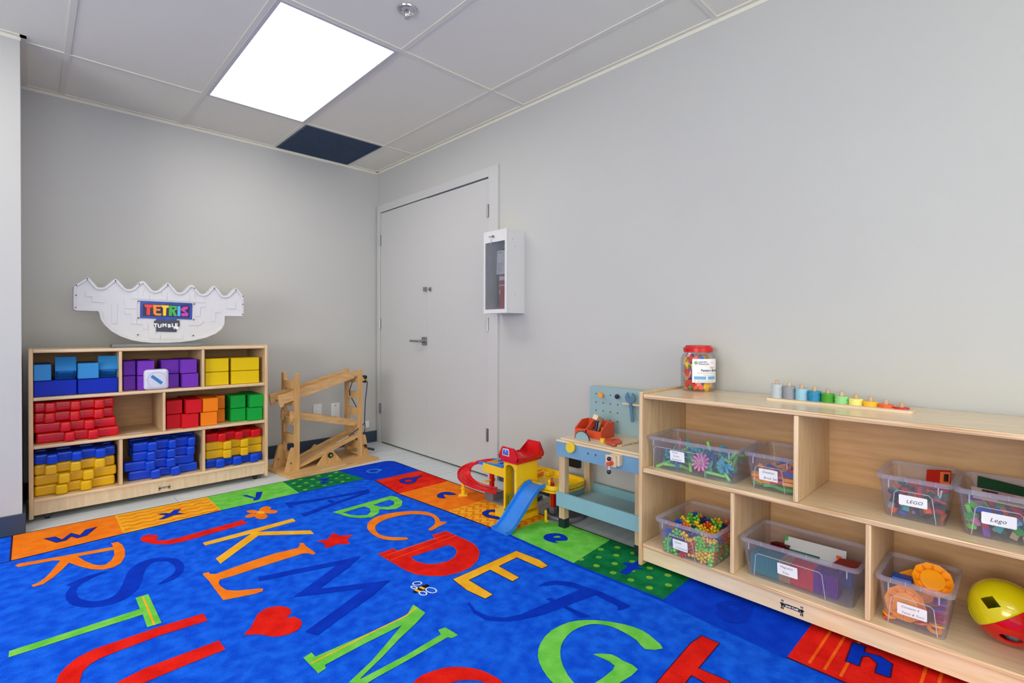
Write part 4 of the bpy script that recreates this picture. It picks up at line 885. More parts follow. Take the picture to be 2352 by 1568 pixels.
for k,(bar,kn,co,lab) in enumerate((((117,1395),((497,690),(875,1053)),YY,'lowest yellow'),((147,1418),((538,728),(912,1088)),YY,'middle yellow'),((137,1393),((333,525),(722,893),(1085,1257)),YY,'upper yellow'),((175,1400),((362,545),(745,912),(1102,1270)),BL,'single blue'))):
    lattice(C3,bar,kn,Z3+.0006+k*(h+.0012),h,co,'%s lattice brick in the bottom left stack of the bookcase'%lab,'lattice bricks in the bottom left stack')
for k,(bar,kn,lab) in enumerate((((158,1198),((497,652),(800,947)),'lowest blue'),((92,1150),((418,572),(732,877)),'second blue from the bottom'),((215,1165),((440,580),(745,880),(1040,1163)),'third blue from the bottom'),((222,1175),((455,605),(765,890),(1060,1172)),'topmost blue'))):
    lattice(C4,bar,kn,Z3+.0006+k*(h+.0006),h,BL,'%s lattice brick in the bottom middle stack of the bookcase'%lab,'blue lattice bricks in the bottom middle stack',dep=.14)
for k,lab in ((2,'lower'),(3,'upper')):
    lattice(C4,(165,1205),((480,640),(800,930)),Z3+.0006+k*(h+.0006),h,BL,'%s blue lattice brick set behind the bottom middle stack'%lab,'blue lattice bricks behind the stack',dep=.14,yoff=.16)
for k,(bar,kn,co,lab) in enumerate((((1322,2172),((1480,1617),(1740,1872),(1995,2120)),BL,'lowest, blue'),((1322,2178),((1590,1720),(1850,1970)),YY,'lower yellow'),((1322,2180),((1590,1720),(1850,1972)),YY,'upper yellow'),((1326,2180),((1515,1638),(1770,1888),(2010,2138)),RR,'topmost, red'))):
    lattice(C4,bar,kn,Z3+.0006+k*(h+.0006),h,co,'%s lattice brick in the bottom right stack of the bookcase'%lab,'lattice bricks in the bottom right stack')
# ---- game balance board standing on the bookcase
GY_=-.36; ZT=.8965
tray_l,tray_r=P(257,793,y=-.41).x,P(463,793,y=-.41).x
gb=thing('balance_game_board','white crown-topped balance game board with a blue logo panel on the bookcase','game board',((tray_l+tray_r)/2,GY_,ZT))
mb=MB().box(tray_l,tray_r,-.41,-.31,ZT,ZT+.020,.004); obj('grey_base',mb,mat('tray_grey',(112,120,126),.4),gb)
def g2(s):
    out=[]
    for tk in s.split():
        a,b=map(float,tk.split(',')); q=P(140+a/5.113,620+b/5.113,y=GY_); out.append((q.x,q.z))
    return out
ol=g2('142,205 165,178 290,100 312,88 335,100 430,205 475,212 515,200 615,118 640,108 665,120 760,222 805,232 845,218 930,142 958,130 985,142 1070,240 1110,250 1150,238 1230,165 1255,152 1282,165 1365,262 1400,270 1438,258 1505,188 1532,174 1560,188 1635,280 1670,288 1705,278 1775,205 1800,190 1825,205 1895,300 1930,306 1965,298 2030,230 2052,216 2078,230 2143,310 2147,535 2125,553 1925,551 1922,640 1890,700 1820,755 1700,805 1550,838 1400,858 1250,866 1080,866 950,856 830,835 700,790 590,728 510,655 462,585 445,510 430,494 170,488 140,465')
zmin=min(b for a,b in ol); lift=max(0,ZT+.0202-zmin); ol=[(a,b+lift) for a,b in ol]
M_board=mat('board_white',(206,207,211),.4)
mb=MB().prism(ol,0,.045,XZ(GY_)); obj('board_body',mb,M_board,gb,smooth=25)
ins=grow(ol,-.0155)
N=len(ol); mb=MB(); y0,y1=GY_,GY_-.008
rim2=grow(ol,-.003)
vs=[(a,y0,b) for a,b in ol]+[(a,y1,b) for a,b in rim2]+[(a,y1,b) for a,b in grow(ol,-.013)]+[(a,y0,b) for a,b in ins]
mb.add(vs,[(k*N+i,k*N+(i+1)%N,(k+1)*N+(i+1)%N,(k+1)*N+i) for k in range(3) for i in range(N)]); obj('raised_rim',mb,M_board,gb,smooth=50)
q_=lambda a,b:(lambda p:(p.x,p.z+lift))(P(140+a/5.113,620+b/5.113,y=GY_))
mb=MB()
for sx,sy in ((180,187),(176,303),(172,446),(306,110),(640,134),(917,173),(1252,179),(1567,220),(1798,219),(2049,237),(2133,314),(2131,409),(2129,526),(900,765),(1551,774),(911,371),(907,568),(1562,404),(1556,589)):
    a,b=q_(sx,sy); mb.cyl((a,GY_-.0015,b),(a,GY_-.0095,b),.0036,seg=10)
obj('screws',mb,M_black,gb)
mb=MB()   # raised tetromino tracery
for poly in ('290,262 445,272 440,330 518,338 515,388 366,380 368,320 288,314','598,398 662,400 660,634 596,630','750,345 897,355 893,463 748,458','748,465 893,470 890,640 820,636 822,520 748,518','830,295 903,300 905,240 965,243 964,303 1040,308 1038,352 828,340','1045,310 1182,318 1186,256 1245,260 1243,360 1042,352','1252,318 1508,333 1505,378 1250,366','1516,278 1568,280 1572,335 1695,345 1693,390 1514,380','1575,395 1690,398 1690,445 1635,443 1632,550 1572,548','1945,358 2050,365 2048,462 1943,458','1765,455 1875,460 1872,506 1815,503 1810,608 1762,606','895,590 1020,640 1020,700 965,697 963,645 893,640','1032,650 1105,655 1110,760 1165,765 1162,818 1032,814','1172,768 1430,770 1428,820 1170,820','1508,600 1685,606 1622,657 1505,655'):
    pl=[q_(*map(float,t_.split(','))) for t_ in poly.split()]; mb.prism(pl,.0,-.0032,XZ(GY_))
obj('block_tracery',mb,M_board,gb,smooth=0)
# logo panel
def qq(s): return [q_(*map(float,t_.split(','))) for t_ in s.split()]
M_lp=mat('logo_panel_blue',(12,40,118),.3,c2=(24,70,170),scale=12); M_lpd=mat('logo_inner_navy',(8,16,66),.35); M_grey_=mat('logo_grey',(56,60,72),.4)
mb=MB().prism(qq('930,366 1542,396 1538,588 1358,580 1356,734 1118,728 1118,578 928,570'),0,-.003,XZ(GY_-.0005)); lpn=obj('logo_panel',mb,M_lp,gb,smooth=0)
mb=MB().prism(qq('962,400 1512,425 1508,562 960,545'),0,-.0006,XZ(GY_-.0035)); mb.prism(qq('1118,686 1357,692 1356,733 1118,728'),0,-.0006,XZ(GY_-.0035),mi=1); mb.prism(qq('1090,604 1110,596 1250,598 1390,596 1394,660 1370,680 1250,684 1120,684 1092,672'),0,-.0012,XZ(GY_-.0035),mi=1)
mb.prism(qq('1322,672 1380,674 1382,700 1320,698'),0,-.001,XZ(GY_-.0045),mi=2); obj('logo_shapes',mb,[M_lpd,M_grey_,M_paper],lpn,smooth=0)
LC=[mat('logo_red',(226,52,48),.4),mat('logo_orange',(238,138,34),.4),mat('logo_yellow',(246,200,30),.4),mat('logo_green',(56,168,74),.4),mat('logo_cyan',(70,176,236),.4),mat('logo_magenta',(196,52,176),.4),M_paper,M_ink]
mb=MB(); y_=GY_-.0044
for mi,s in ((0,'975,410 1075,412 1074,446 1046,446 1044,536 1004,534 1006,444 990,444'),(1,'1080,414 1172,418 1170,440 1118,439 1117,462 1165,464 1164,484 1116,482 1118,514 1180,517 1170,541 1110,538 1085,520'),(2,'1170,418 1265,422 1263,450 1236,449 1232,543 1196,541 1198,448 1186,447'),(5,'1495,436 1440,436 1408,462 1408,480 1468,512 1412,514 1414,546 1485,548 1496,520 1450,480 1480,466')):
    mb.prism([(a,b) for a,b in qq(s)],0,-.0008,XZ(y_),mi=mi)
mb.prism(qq('1268,424 1360,428 1362,470 1332,486 1362,546 1325,546 1302,490 1302,544 1266,542'),0,-.0008,XZ(y_),mi=3,holes=[qq('1302,446 1332,448 1332,464 1302,466')]); mb.prism(qq('1368,428 1402,430 1400,547 1366,546'),0,-.0008,XZ(y_),mi=4)
obj('title_lettering',mb,LC,lpn,smooth=0); mb=MB()
a0=q_(1100,670); a1=q_(1380,664); ww=a1[0]-a0[0]
for ch,fx,fy,sz in (('T',-.04,.0,1.0),('U',.12,-.10,.95),('M',.31,.05,.95),('B',.54,-.05,.92),('L',.70,.04,1.0),('E',.84,.06,1.0)):
    mb.text(ch,lambda a,b,fx=fx,fy=fy:(a0[0]+fx*ww+a,y_-.0008,a0[1]-.002+fy*.03+b),size=.030*sz,mi=6,off=.0016)
obj('subtitle_lettering',mb,LC,lpn,smooth=0); mb=MB(); b0=q_(1330,696); mb.text('XL',lambda a,b:(b0[0]+a,y_-.0016,b0[1]+.0006+b),size=.0062,mi=7,off=.0003)
obj('size_lettering',mb,LC,lpn,smooth=0)
# ================================================================== WOODEN RAMP FRAME
RO=Vector((-1.002,-.700,0)); RA=math.radians(7.5); cu_,su_=math.cos(RA),math.sin(RA)
def Wd(u,w_,z): return (RO.x+u*cu_-w_*su_,RO.y+u*su_+w_*cu_,z)
c3=lambda x,y:(600+x/5.407,820+y/5.407)
rt=thing('ramp_frame','bamboo ramp frame with two ladder towers and sloping channels beside the bookcase','toy ramp',Wd(.34,.22,0))
MW=Matrix(((cu_,-su_,0,RO.x),(su_,cu_,0,RO.y),(0,0,1,0),(0,0,0,1)))
obj('base_board',MB().prism(rounded(-.004,.69,.003,.45,.015),.0005,.0185,lambda a,b,t:Wd(a,b,t)),M_pinex,rt)
UZ=lambda w0:(lambda a,b,t:Wd(a,w0+t,b))
WZf=lambda u0:(lambda a,b,t:Wd(u0+t,a,b))
for u0 in (.098,.614):
    out=[(.150,.0187),(.150,.685),(.153,.695),(.160,.698),(.168,.698),(.175,.694),(.178,.685),(.178,.652),(.186,.643),(.320,.643),(.328,.652),(.328,.685),(.331,.694),(.338,.698),(.348,.698),(.355,.694),(.358,.685),(.358,.0187),(.328,.0187),(.328,.030),(.178,.030),(.178,.0187)]
    hs=[rounded(.180,.326,a,b,.008,2) for a,b in ((.520,.590),(.392,.466),(.265,.333),(.132,.205))]
    hs.append(rounded(.180,.326,.045,.078,.008,2))
    obj('ladder_tower',MB().prism(out,0,.026,WZf(u0),holes=hs),M_pine,rt,smooth=30)
for w0 in (.156,.334):
    for pl,hu in (([(.022,.0187),(.0975,.0187),(.0975,.176),(.090,.180),(.072,.180),(.066,.172)],.064),([(.6405,.0187),(.706,.0187),(.672,.172),(.665,.180),(.648,.180),(.6405,.176)],.668)):
        obj('brace',MB().prism(pl,0,.018,UZ(w0),holes=[[(hu+.0075*math.cos(k*PI/6),.075+.0075*math.sin(k*PI/6)) for k in range(12)]]),M_pine,rt,smooth=30)
def channel(name,rail,floorpts,w0=.184,w1=.322,th=.013):
    mb=MB().prism(rail,0,th,UZ(w0)).prism(rail,-th,0,UZ(w1))
    (a,za),(b,zb)=floorpts; mb.prism([(a,za),(b,zb),(b,zb+.009),(a,za+.009)],0,w1-w0-2*th,UZ(w0+th)); return obj(name,mb,M_pinex,rt,smooth=30)
channel('upper_channel',[(-.012,.548),(.603,.690),(.610,.668),(.600,.640),(.590,.640),(.585,.628),(.06,.498),(.030,.490),(.022,.470),(.008,.467),(.000,.476)],[(.03,.505),(.6,.640)])
channel('middle_channel',[(.075,.436),(.600,.302),(.611,.290),(.609,.252),(.598,.262),(.590,.256),(.13,.372),(.095,.380),(.092,.362),(.080,.358),(.073,.372)],[(.085,.385),(.6,.262)])
channel('seesaw_channel',[(.128,.022),(.128,.045),(.612,.200),(.615,.165)],[(.13,.024),(.613,.168)],.172,.345,.012)
for w0 in (.150,.349):
    obj('pivot_triangle',MB().prism([(.262,.0187),(.452,.0187),(.452,.024),(.368,.124),(.360,.128),(.350,.124),(.262,.024)],0,.016,UZ(w0)),M_pine,rt,smooth=20)
kb=MB(); kn=[]
for k in range(40): a=2*PI*k/40; r=.0185+.0025*math.cos(a*7); kn.append((.358+r*math.cos(a),.078+r*math.sin(a)))
kb.prism(kn,0,-.012,UZ(.149)); ko=obj('pivot_knob',kb,M_black,rt,smooth=30)
obj('knob_cap',MB().cyl(Wd(.358,.137,.078),Wd(.358,.1345,.078),.0075,seg=16),PM['lime'],ko)
obj('pulley_arm',MB().prism(rounded(.640,.690,.604,.634,.010,3),0,.024,UZ(.150)),M_pine,rt,smooth=30)
obj('pulley_cap',MB().cyl(Wd(.690,.162,.619),Wd(.695,.162,.619),.013,seg=16),PM['lime'],rt)
mb=MB().cyl(Wd(.665,.148,.632),Wd(.665,.178,.632),.016,seg=18).cyl(Wd(.665,.148,.600),Wd(.665,.178,.600),.012,seg=16); obj('pulley_wheel',mb,M_black,rt)
M_rope=mat('rope_navy',(20,30,72),.8)
q=lambda x,y,yy=-.455:tuple(P(*c3(x,y),y=yy))
obj('cord',MB().tube([q(1318,300),q(1310,400),q(1295,520),q(1288,640),q(1284,760),q(1285,815),q(1255,850),q(1190,900),q(1130,945),q(1085,978)],.0035,7),M_rope,rt)
obj('cord',MB().tube([q(1284,800),q(1290,860),q(1285,905),q(1281,935)],.0035,7),M_rope,rt)
obj('cord',MB().tube([q(1132,305,-.38),q(1097,412,-.37),q(1100,470,-.345),q(1125,512,-.31),q(1190,632,-.31)],.0035,7),M_rope,rt)
obj('cord_clip',MB().tube([q(1085,978),q(1050,1000),q(1010,1022),q(960,1050),q(930,1062)],.005,7),mat('clip_metal',(196,190,180),.35,metal=.6),rt)
p=Vector(q(1295,1098,-.47)); mb=MB().cyl(p+Vector((0,.02,0)),p+Vector((0,-.008,0)),.011,seg=14).tube([p,p+Vector((.008,-.012,-.015)),p+Vector((.02,-.014,-.022))],.0045,8).cyl(p+Vector((.012,-.014,-.020)),p+Vector((.058,-.03,-.036)),.0085,.0095,seg=14); obj('crank_handle',mb,M_black,rt)
mb=MB()
for i in range(9): mb.box(.215+i*.022,.215+i*.022+.017,.020,.030,.0187,.0190,M=MW)
obj('printed_strip',mb,M_paper,rt,smooth=0)
obj('groove',MB().box(.425,.475,.028,.033,.0187,.0189,M=MW),M_ink,rt,smooth=0)
# ================================================================== TOY WORKBENCH
bx0,bx1,by0,by1=-.337,-.050,-2.444,-2.925
wbn=thing('toy_workbench','blue and wood toy workbench with a pegboard standing left of the storage shelf','toy workbench',((bx0+bx1)/2,(by0+by1)/2,0))
M_leg=wood('bench_leg_wood',(206,182,146),(184,156,118),'z',.5)
M_bb=mat('bench_blue',(112,156,188),.45,var=.02); M_bt=mat('bench_teal',(128,174,186),.45,var=.02); M_bd=mat('bench_board',(146,176,182),.5,var=.015); M_foot=mat('foot_green_black',(14,40,42),.5)
M_top=wood('bench_top',(224,206,178),(212,190,158),'y',.45)
for x,y,zb in ((bx0,by0-.002,.0105),(bx0,by1+.037+.002,.0105),(bx1-.036,by0+.034,.0005),(bx1-.036,by1+.037,.0005)):
    l=obj('leg',MB().box(x,x+.036,y-.036,y,zb,.443,.002),M_leg,wbn); obj('foot_cap',MB().box(x-.0015,x+.0375,y-.0375,y+.0015,zb-.0003,.056,.002),M_foot,l)
obj('worktop',MB().box(-.352,-.040,by1-.004,-2.440,.4435,.4545,.003).box(-.338,-.040,by1-.002,-2.456,.4546,.463,.003),M_top,wbn)
for nm,x,z0,z1,m in (('upper_apron',-.3485,.375,.4432,M_bb),('lower_rail',-.3485,.119,.190,M_bt)):
    hs=[[(P(1270+a/7.838,870+b/7.838,x=x).y+.0055*math.cos(k*PI/7),P(1270+a/7.838,870+b/7.838,x=x).z+.0055*math.sin(k*PI/7)) for k in range(14)] for a,b in ((632,1345),(770,1372))] if nm=='upper_apron' else []
    r=obj(nm,MB().prism([(by1,z0),(by0+.006,z0),(by0+.006,z1),(by1,z1)],0,.011,YZ(x),holes=hs),m,wbn,smooth=20)
    mb=MB()
    for y in (by0-.012,by1+.02):
        for z in (z0+.017,z1-.018): mb.cyl((x+.0005,y,z),(x-.0008,y,z),.0028,seg=10)
    obj('screw_caps',mb,m,r)
obj('back_rail',MB().box(bx1,bx1+.011,by1,by0+.036,.100,.172,.001),M_bt,wbn); obj('side_rail',MB().prism([(bx0,.119),(bx1,.100),(bx1,.172),(bx0,.190)],0,.010,lambda a,b,t:(a,(by0+.0365 if 0 else by0-.002+(a-bx0)/(bx1-bx0)*.036)+t,b)),M_bt,wbn)
obj('tray_floor',MB().box(bx0-.003,bx1,by1,by0-.003,.122,.130),M_bd,wbn); obj('back_apron',MB().box(bx1,bx1+.011,by1,by0,.375,.4432,.001),M_bb,wbn)
# pegboard
pxp=-.052
c7=lambda a,b:(1270+a/7.838,870+b/7.838)
pyl=P(*c7(663,400),x=pxp).y; ztp=P(*c7(700,118),x=pxp).z
hs=[]
for a,b in ((780,265),(905,285),(1035,295),(1165,312),(778,415),(905,432),(1033,449),(1165,466),(775,560),(903,575),(1031,598),(1163,616),(772,708),(901,728),(1029,750),(1161,771)):
    q_1=P(*c7(a,b),x=pxp); hs.append([(q_1.y+.0045*math.cos(k*PI/6),q_1.z+.0045*math.sin(k*PI/6)) for k in range(12)])
obj('pegboard',MB().prism([(pyl,.4635),(pyl,ztp-.014),(pyl-.002,ztp-.006),(pyl-.006,ztp-.002),(pyl-.014,ztp),(by1+.01,ztp),(by1,ztp-.01),(by1,.4635)],0,.012,YZ(pxp),holes=hs),M_bd,wbn,smooth=20)
def peg(a,b,m,r,r0,L_=.02,name='peg',x=pxp,par=None,ra=.006):
    q_2=P(*c7(a,b),x=x-L_); return obj(name,MB().cyl((x+.004,q_2.y,q_2.z),(x-L_,q_2.y,q_2.z),ra,seg=12).cyl((x-L_+.004,q_2.y,q_2.z),(x-L_-.005,q_2.y,q_2.z),r,seg=20),m,par or wbn)
peg(862,292,PM['amber'],.013,0); 
q_3=P(*c7(1143,318),x=pxp-.02); obj('peg',MB().cyl((pxp+.004,q_3.y,q_3.z),(pxp-.01,q_3.y,q_3.z),.005).ball((pxp-.015,q_3.y,q_3.z),.0125),mat('navy_paint',(16,32,64),.3),wbn)
M_yp=mat('yellow_paint',(226,194,40),.4); M_op=mat('orange_paint',(214,76,38),.45); M_np=mat('navy_paint',(16,32,64),.3)
q_4=P(*c7(300,1240),x=-.372); obj('dial_knob',MB().lathe([(.001,-.374),(.0235,-.374),(.0255,-.372),(.0255,-.360),(.0235,-.358),(.010,-.358),(.010,-.348)],(0,q_4.y,q_4.z),28,axis='x'),M_yp,wbn)
# clamp
a_=P(*c7(940,1352),x=-.392); b_=P(*c7(1240,1560),x=-.392)
z0c,z1c=a_.z-.052,a_.z-.001
v=obj('clamp_block',MB().box(-.392,-.378,a_.y-.055,a_.y,z0c,z1c,.003),M_top,wbn); obj('clamp_block',MB().box(-.3775,-.349,a_.y-.066,a_.y-.014,z0c+.004,z1c+.002,.003),M_top,wbn)
q_5=P(*c7(985,1535),x=-.425); obj('clamp_screw',MB().cyl((-.392,q_5.y,q_5.z),(-.425,q_5.y,q_5.z),.0095,seg=18),M_op,v)
obj('clamp_bar',MB().cyl((-.415,q_5.y,q_5.z-.035),(-.415,q_5.y,q_5.z+.02),.0035,seg=10),M_top,v)
for dz in (.022,-.036): obj('clamp_ball',MB().ball((-.415,q_5.y,q_5.z+dz),.0098),M_np,v)
# saw blade disc set in the worktop
yb_=P(*c7(495,1100),z=.463).y; xb=-.298; mb=MB()
tz_=[]
for k in range(45): a=PI*k/44; r=.046 if k%2 else .040; tz_.append((yb_+r*math.cos(a),.4632+r*math.sin(a)*.92))
mb.prism(tz_,0,.004,YZ(xb)); mb.prism([(yb_+.047*math.cos(PI*k/24),.4631+.0435*math.sin(PI*k/24)) for k in range(25)],.0005,.0035,YZ(xb+.0),mi=1); obj('saw_disc',mb,[mat('disc_teal',(140,168,176),.4),M_black],wbn,smooth=0)
# shelf holding the wrench
s0=P(*c7(1235,430),x=-.10); zsh=P(*c7(1235,430),x=-.10).z
obj('tool_shelf',MB().box(-.094,-.052,s0.y-.12,s0.y,zsh-.009,zsh,.003),M_top,wbn)
# wrench in the shelf slot
M_wr=mat('wrench_blue',(84,124,152),.4)
wc=P(*c7(1390,335),x=-.098)
pw=[]
for k in range(33):
    a=math.radians(118)+ (2*PI-math.radians(56))*k/32; pw.append((-.0225*math.cos(a),.0255*math.sin(a)))
wr=[(wc.y-a,wc.z+b) for a,b in [(p_[0],p_[1]) for p_ in pw]]
mb=MB()
outer=[]; 
for k in range(25):
    a=math.radians(62)-math.radians(304)*k/24; outer.append((wc.y-.028*math.cos(a),wc.z+.028*math.sin(a)))
inner=[(wc.y-.006,wc.z+.017),(wc.y-.011,wc.z+.004),(wc.y-.004,wc.z-.008),(wc.y+.006,wc.z-.006),(wc.y+.010,wc.z+.006),(wc.y+.005,wc.z+.019)]
inner=[(wc.y-(wc.y-a)*-1*-1,b) for a,b in inner]
mb.prism(outer+list(reversed(inner)) if False else outer+[(wc.y+.009,wc.z+.008),(wc.y+.003,wc.z-.004),(wc.y-.006,wc.z-.004),(wc.y-.010,wc.z+.008)],0,.009,YZ(-.102))
hb=P(*c7(1430,785),x=-.098)
mb.prism([(wc.y-.008,wc.z-.02),(wc.y+.006,wc.z-.02),(hb.y+.0085,hb.z+.012),(hb.y+.006,hb.z+.003),(hb.y,hb.z),(hb.y-.006,hb.z+.003),(hb.y-.0085,hb.z+.012)],.0006,.0084,YZ(-.102))
obj('toy_wrench',mb,M_wr,None,(-.1,wc.y,hb.z),'blue-grey wooden toy wrench hanging on the pegboard shelf','toy tool',smooth=30)
# toolbox
zt=.4634; ta=P(1319,999,z=zt); tb_=P(1382,1010,z=zt); tc_=P(1412,1003,z=zt)
tx0,tx1=(ta.x+tb_.x)/2,tc_.x; ty0,ty1=ta.y,tb_.y-.0
tbx=thing('toy_toolbox','orange open toy toolbox standing on the workbench','toy toolbox',((tx0+tx1)/2,(ty0+ty1)/2,zt))
obj('front_panel',MB().box(tx0,tx0+.007,ty1+.0072,ty0-.0072,zt,zt+.038,.001),M_op,tbx); obj('back_panel',MB().box(tx1-.007,tx1,ty1+.0072,ty0-.0072,zt,zt+.077,.001),M_op,tbx)
for nm,y in (('side_panel',ty0-.007),('side_panel',ty1),('divider',(ty0+ty1)/2+.008)):
    obj(nm,MB().prism([(tx0,zt),(tx1,zt),(tx1,zt+.077),(tx0+.055,zt+.077),(tx0,zt+.040)],0,.007,lambda a,b,t,y=y:(a,y+t,b)),M_op,tbx,smooth=20)
obj('box_floor',MB().box(tx0+.0072,tx1-.0072,ty1+.0072,ty0-.0072,zt,zt+.006),M_op,tbx)
# hammer head up in the toolbox, other pieces
hx,hy=tx0+.045,(ty0+ty1)/2-.030; dv=Vector((-.25,-.10,1)).normalized(); dv=Vector((-.1,.14,1)).normalized()
b0_=Vector((tx0+.020,ty1+.052,zt+.012)); b1_=Vector((tx0+.030,ty1+.045,zt+.088))
hm=thing('toy_hammer','wooden toy hammer with navy handle sticking up out of the orange toolbox','toy tool',tuple(b0_))
obj('handle',MB().cyl(b0_,b1_,.0085,seg=14),M_np,hm)
Mh=Matrix.Translation(b1_+Vector((0,0,.012)))@Matrix.Rotation(.25,4,'X')@Matrix.Rotation(.35,4,'Y'); obj('head',MB().box(-.034,.034,-.0135,.0135,-.013,.013,.004,M=Mh@Matrix.Rotation(.2,4,'Z')),M_top,hm)
obj('toy_plank',MB().box(-.006,.006,-.013,.013,-.04,.04,.002,M=Matrix.Translation((tx0+.062,(ty0+ty1)/2-.016,zt+.050))@Matrix.Rotation(.35,4,'X')),M_top,None,(tx0+.06,ty1+.06,zt+.01),'pale wooden plank with a hole leaning in the toolbox behind the hammer','toy piece')
obj('toy_nut',MB().cyl((tx0+.055,ty1+.024,zt+.018),(tx0+.055,ty1+.024,zt+.05),.013,seg=6),M_yp,None,(tx0+.055,ty1+.024,zt+.01),'yellow wooden nut inside the right half of the toolbox','toy piece')
obj('toy_screw',MB().cyl((tx0+.04,ty0-.030,zt+.010),(tx0+.06,ty0-.065,zt+.034),.006,seg=10).ball((tx0+.062,ty0-.068,zt+.036),.010),[M_np],None,(tx0+.045,ty0-.03,zt+.01),'navy headed toy screw lying in the left half of the toolbox','toy piece')
obj('toy_peg',MB().box(tx0+.02,tx0+.05,ty0-.04,ty0-.018,zt+.006,zt+.030,.004),M_top,None,(tx0+.03,ty0-.03,zt+.01),'pale wooden piece lying in the left half of the toolbox','toy piece')
qn=P(*c7(895,1140),z=zt); obj('toy_nut',MB().cyl((qn.x,qn.y,zt),(qn.x,qn.y,zt+.019),.0125,seg=8),M_yp,None,(qn.x,qn.y,zt),'yellow wooden nut on the worktop between toolbox and saw','toy piece',smooth=20)
# saw lying on the top
def zp(s,z=.4645):
    out=[]
    for tk in s.split(): a,b=map(float,tk.split(',')); p_=P(*c7(a,b),z=z); out.append((p_.x,p_.y))
    return out
sw=thing('toy_saw','wooden toy saw with an orange handle lying on the workbench top','toy tool',tuple(P(*c7(1200,1170),z=zt)))
bl=zp('1190,1108 1520,1112 1525,1150 1500,1158 1485,1150 1470,1166 1450,1158 1435,1174 1415,1164 1398,1182 1378,1172 1360,1190 1340,1180 1320,1198 1300,1188 1280,1206 1262,1196 1240,1212 1150,1215')
obj('blade',MB().prism(bl,zt,zt+.006),M_top,sw,smooth=0)
hd=zp('935,1125 950,1118 1160,1112 1200,1125 1240,1160 1235,1190 1150,1205 1120,1222 1060,1215 990,1185 935,1165')
obj('handle',MB().prism(hd,zt+.0062,zt+.013,holes=[zp('1035,1140 1130,1128 1155,1150 1140,1168 1080,1165')]),M_op,sw,smooth=0)
obj('wall_box',MB().box(-.03,-.0002,P(1328,1075,x=-.03).y,P(1300,1075,x=-.03).y,P(1326,1076,x=-.03).z,.36,.006),M_black,None,(-.015,-2.3,.25),'black plastic box on the wall behind the left leg of the workbench','wall box')
# ================================================================== TOY GARAGE
ga=thing('toy_garage','yellow, red and blue plastic toy parking garage with a curved red ramp and blue slide','toy garage',(-.28,-2.1,0))
Yg=plas('garage_yellow',(240,196,20)); Rg=plas('garage_red',(206,22,26)); Bg=plas('garage_blue',(36,124,222)); Gg=plas('garage_grey',(112,112,124),.4); GG=plas('garage_green',(20,140,66)); Og=plas('garage_orange',(246,140,40))
tx0,tx1,ty0,ty1=-.430,-.272,-2.136,-2.236
z0=.0106
# tower: four walls, arched opening towards the room
ar=[]
n=10
aw0,aw1=ty1+.018,ty0-.012
cyy=(aw0+aw1)/2; rr=(aw1-aw0)/2
arch=[(aw0,.045)]+[(aw1,.045)]+[(cyy+rr*math.cos(PI*k/n),.262+rr*.75*math.sin(PI*k/n)) for k in range(n+1)]
mb=MB().prism([(ty1,.040),(ty0,.040),(ty0,.322),(ty1,.322)],0,.008,YZ(tx0),holes=[[(a,max(b,.0405)) for a,b in arch]])
mb.box(tx0+.008,tx1,ty1,ty1+.006,.040,.322).box(tx0+.008,tx1,ty0-.006,ty0,.040,.322).box(tx1-.006,tx1,ty1+.006,ty0-.006,.040,.322)
tw=obj('tower',mb,Yg,ga,smooth=20)
mb=MB().box(tx0+.03,tx0+.036,ty1+.006,cyy-.006,.045,.30)
for k in range(14): mb.box(tx0+.026,tx0+.03,ty1+.012,ty1+.028,.06+k*.014,.066+k*.014,.001)
obj('lift_guide',mb,Yg,tw); obj('lift_slot',MB().box(tx0+.034,tx0+.04,cyy-.004,cyy+.008,.045,.29),Gg,tw)
obj('lift_handle',MB().tube([(tx0-.002,cyy+.008,.05),(tx0-.002,cyy+.008,.118),(tx0-.004,cyy+.004,.130),(tx0-.006,cyy-.010,.134)],.0045,8),GG,tw)
obj('lift_floor',MB().box(tx0-.006,tx0+.06,ty1+.01,ty0-.008,.036,.048,.003),GG,tw)
bp=[(-.470,-2.112),(-.470,-2.175),(-.455,-2.200),(-.440,-2.262),(-.292,-2.262),(-.262,-2.24),(-.262,-2.11),(-.29,-2.09),(-.45,-2.09)]
obj('tower_base',MB().prism(bp,z0,.036),Yg,ga,smooth=20)
# roof tray with two peaked ends
R0,R1,Q0,Q1=-.452,-.250,-2.124,-2.258
def shear_y(b): return 0
mb=MB(); pk=lambda y0_,y1_,top:[(y1_,.318),(y0_,.318),(y0_+.006,.338),(y0_-.022,top),(y1_+.024,top),(y1_-.008,.338)]
mb.prism(pk(Q0,Q1,.386),0,.007,YZ(R0)); mb.prism(pk(Q0,Q1,.394),0,.007,YZ(R1-.007))
for y_a,y_b in ((Q0+.006,Q0),(Q1-.008,Q1)): mb.prism([(y_a,.338),(y_b,.318),(y_b+(.004 if y_b<-2.2 else -.004),.318),(y_a+(.004 if y_b<-2.2 else -.004),.338)],0,R1-R0,lambda a,b,t:(R0+t,a,b))
mb.box(R0+.005,R1-.005,Q1+.002,Q0-.002,.322,.330); mb.box(R0+.006,R1-.006,Q1+.004,Q0-.004,.304,.32,.002)
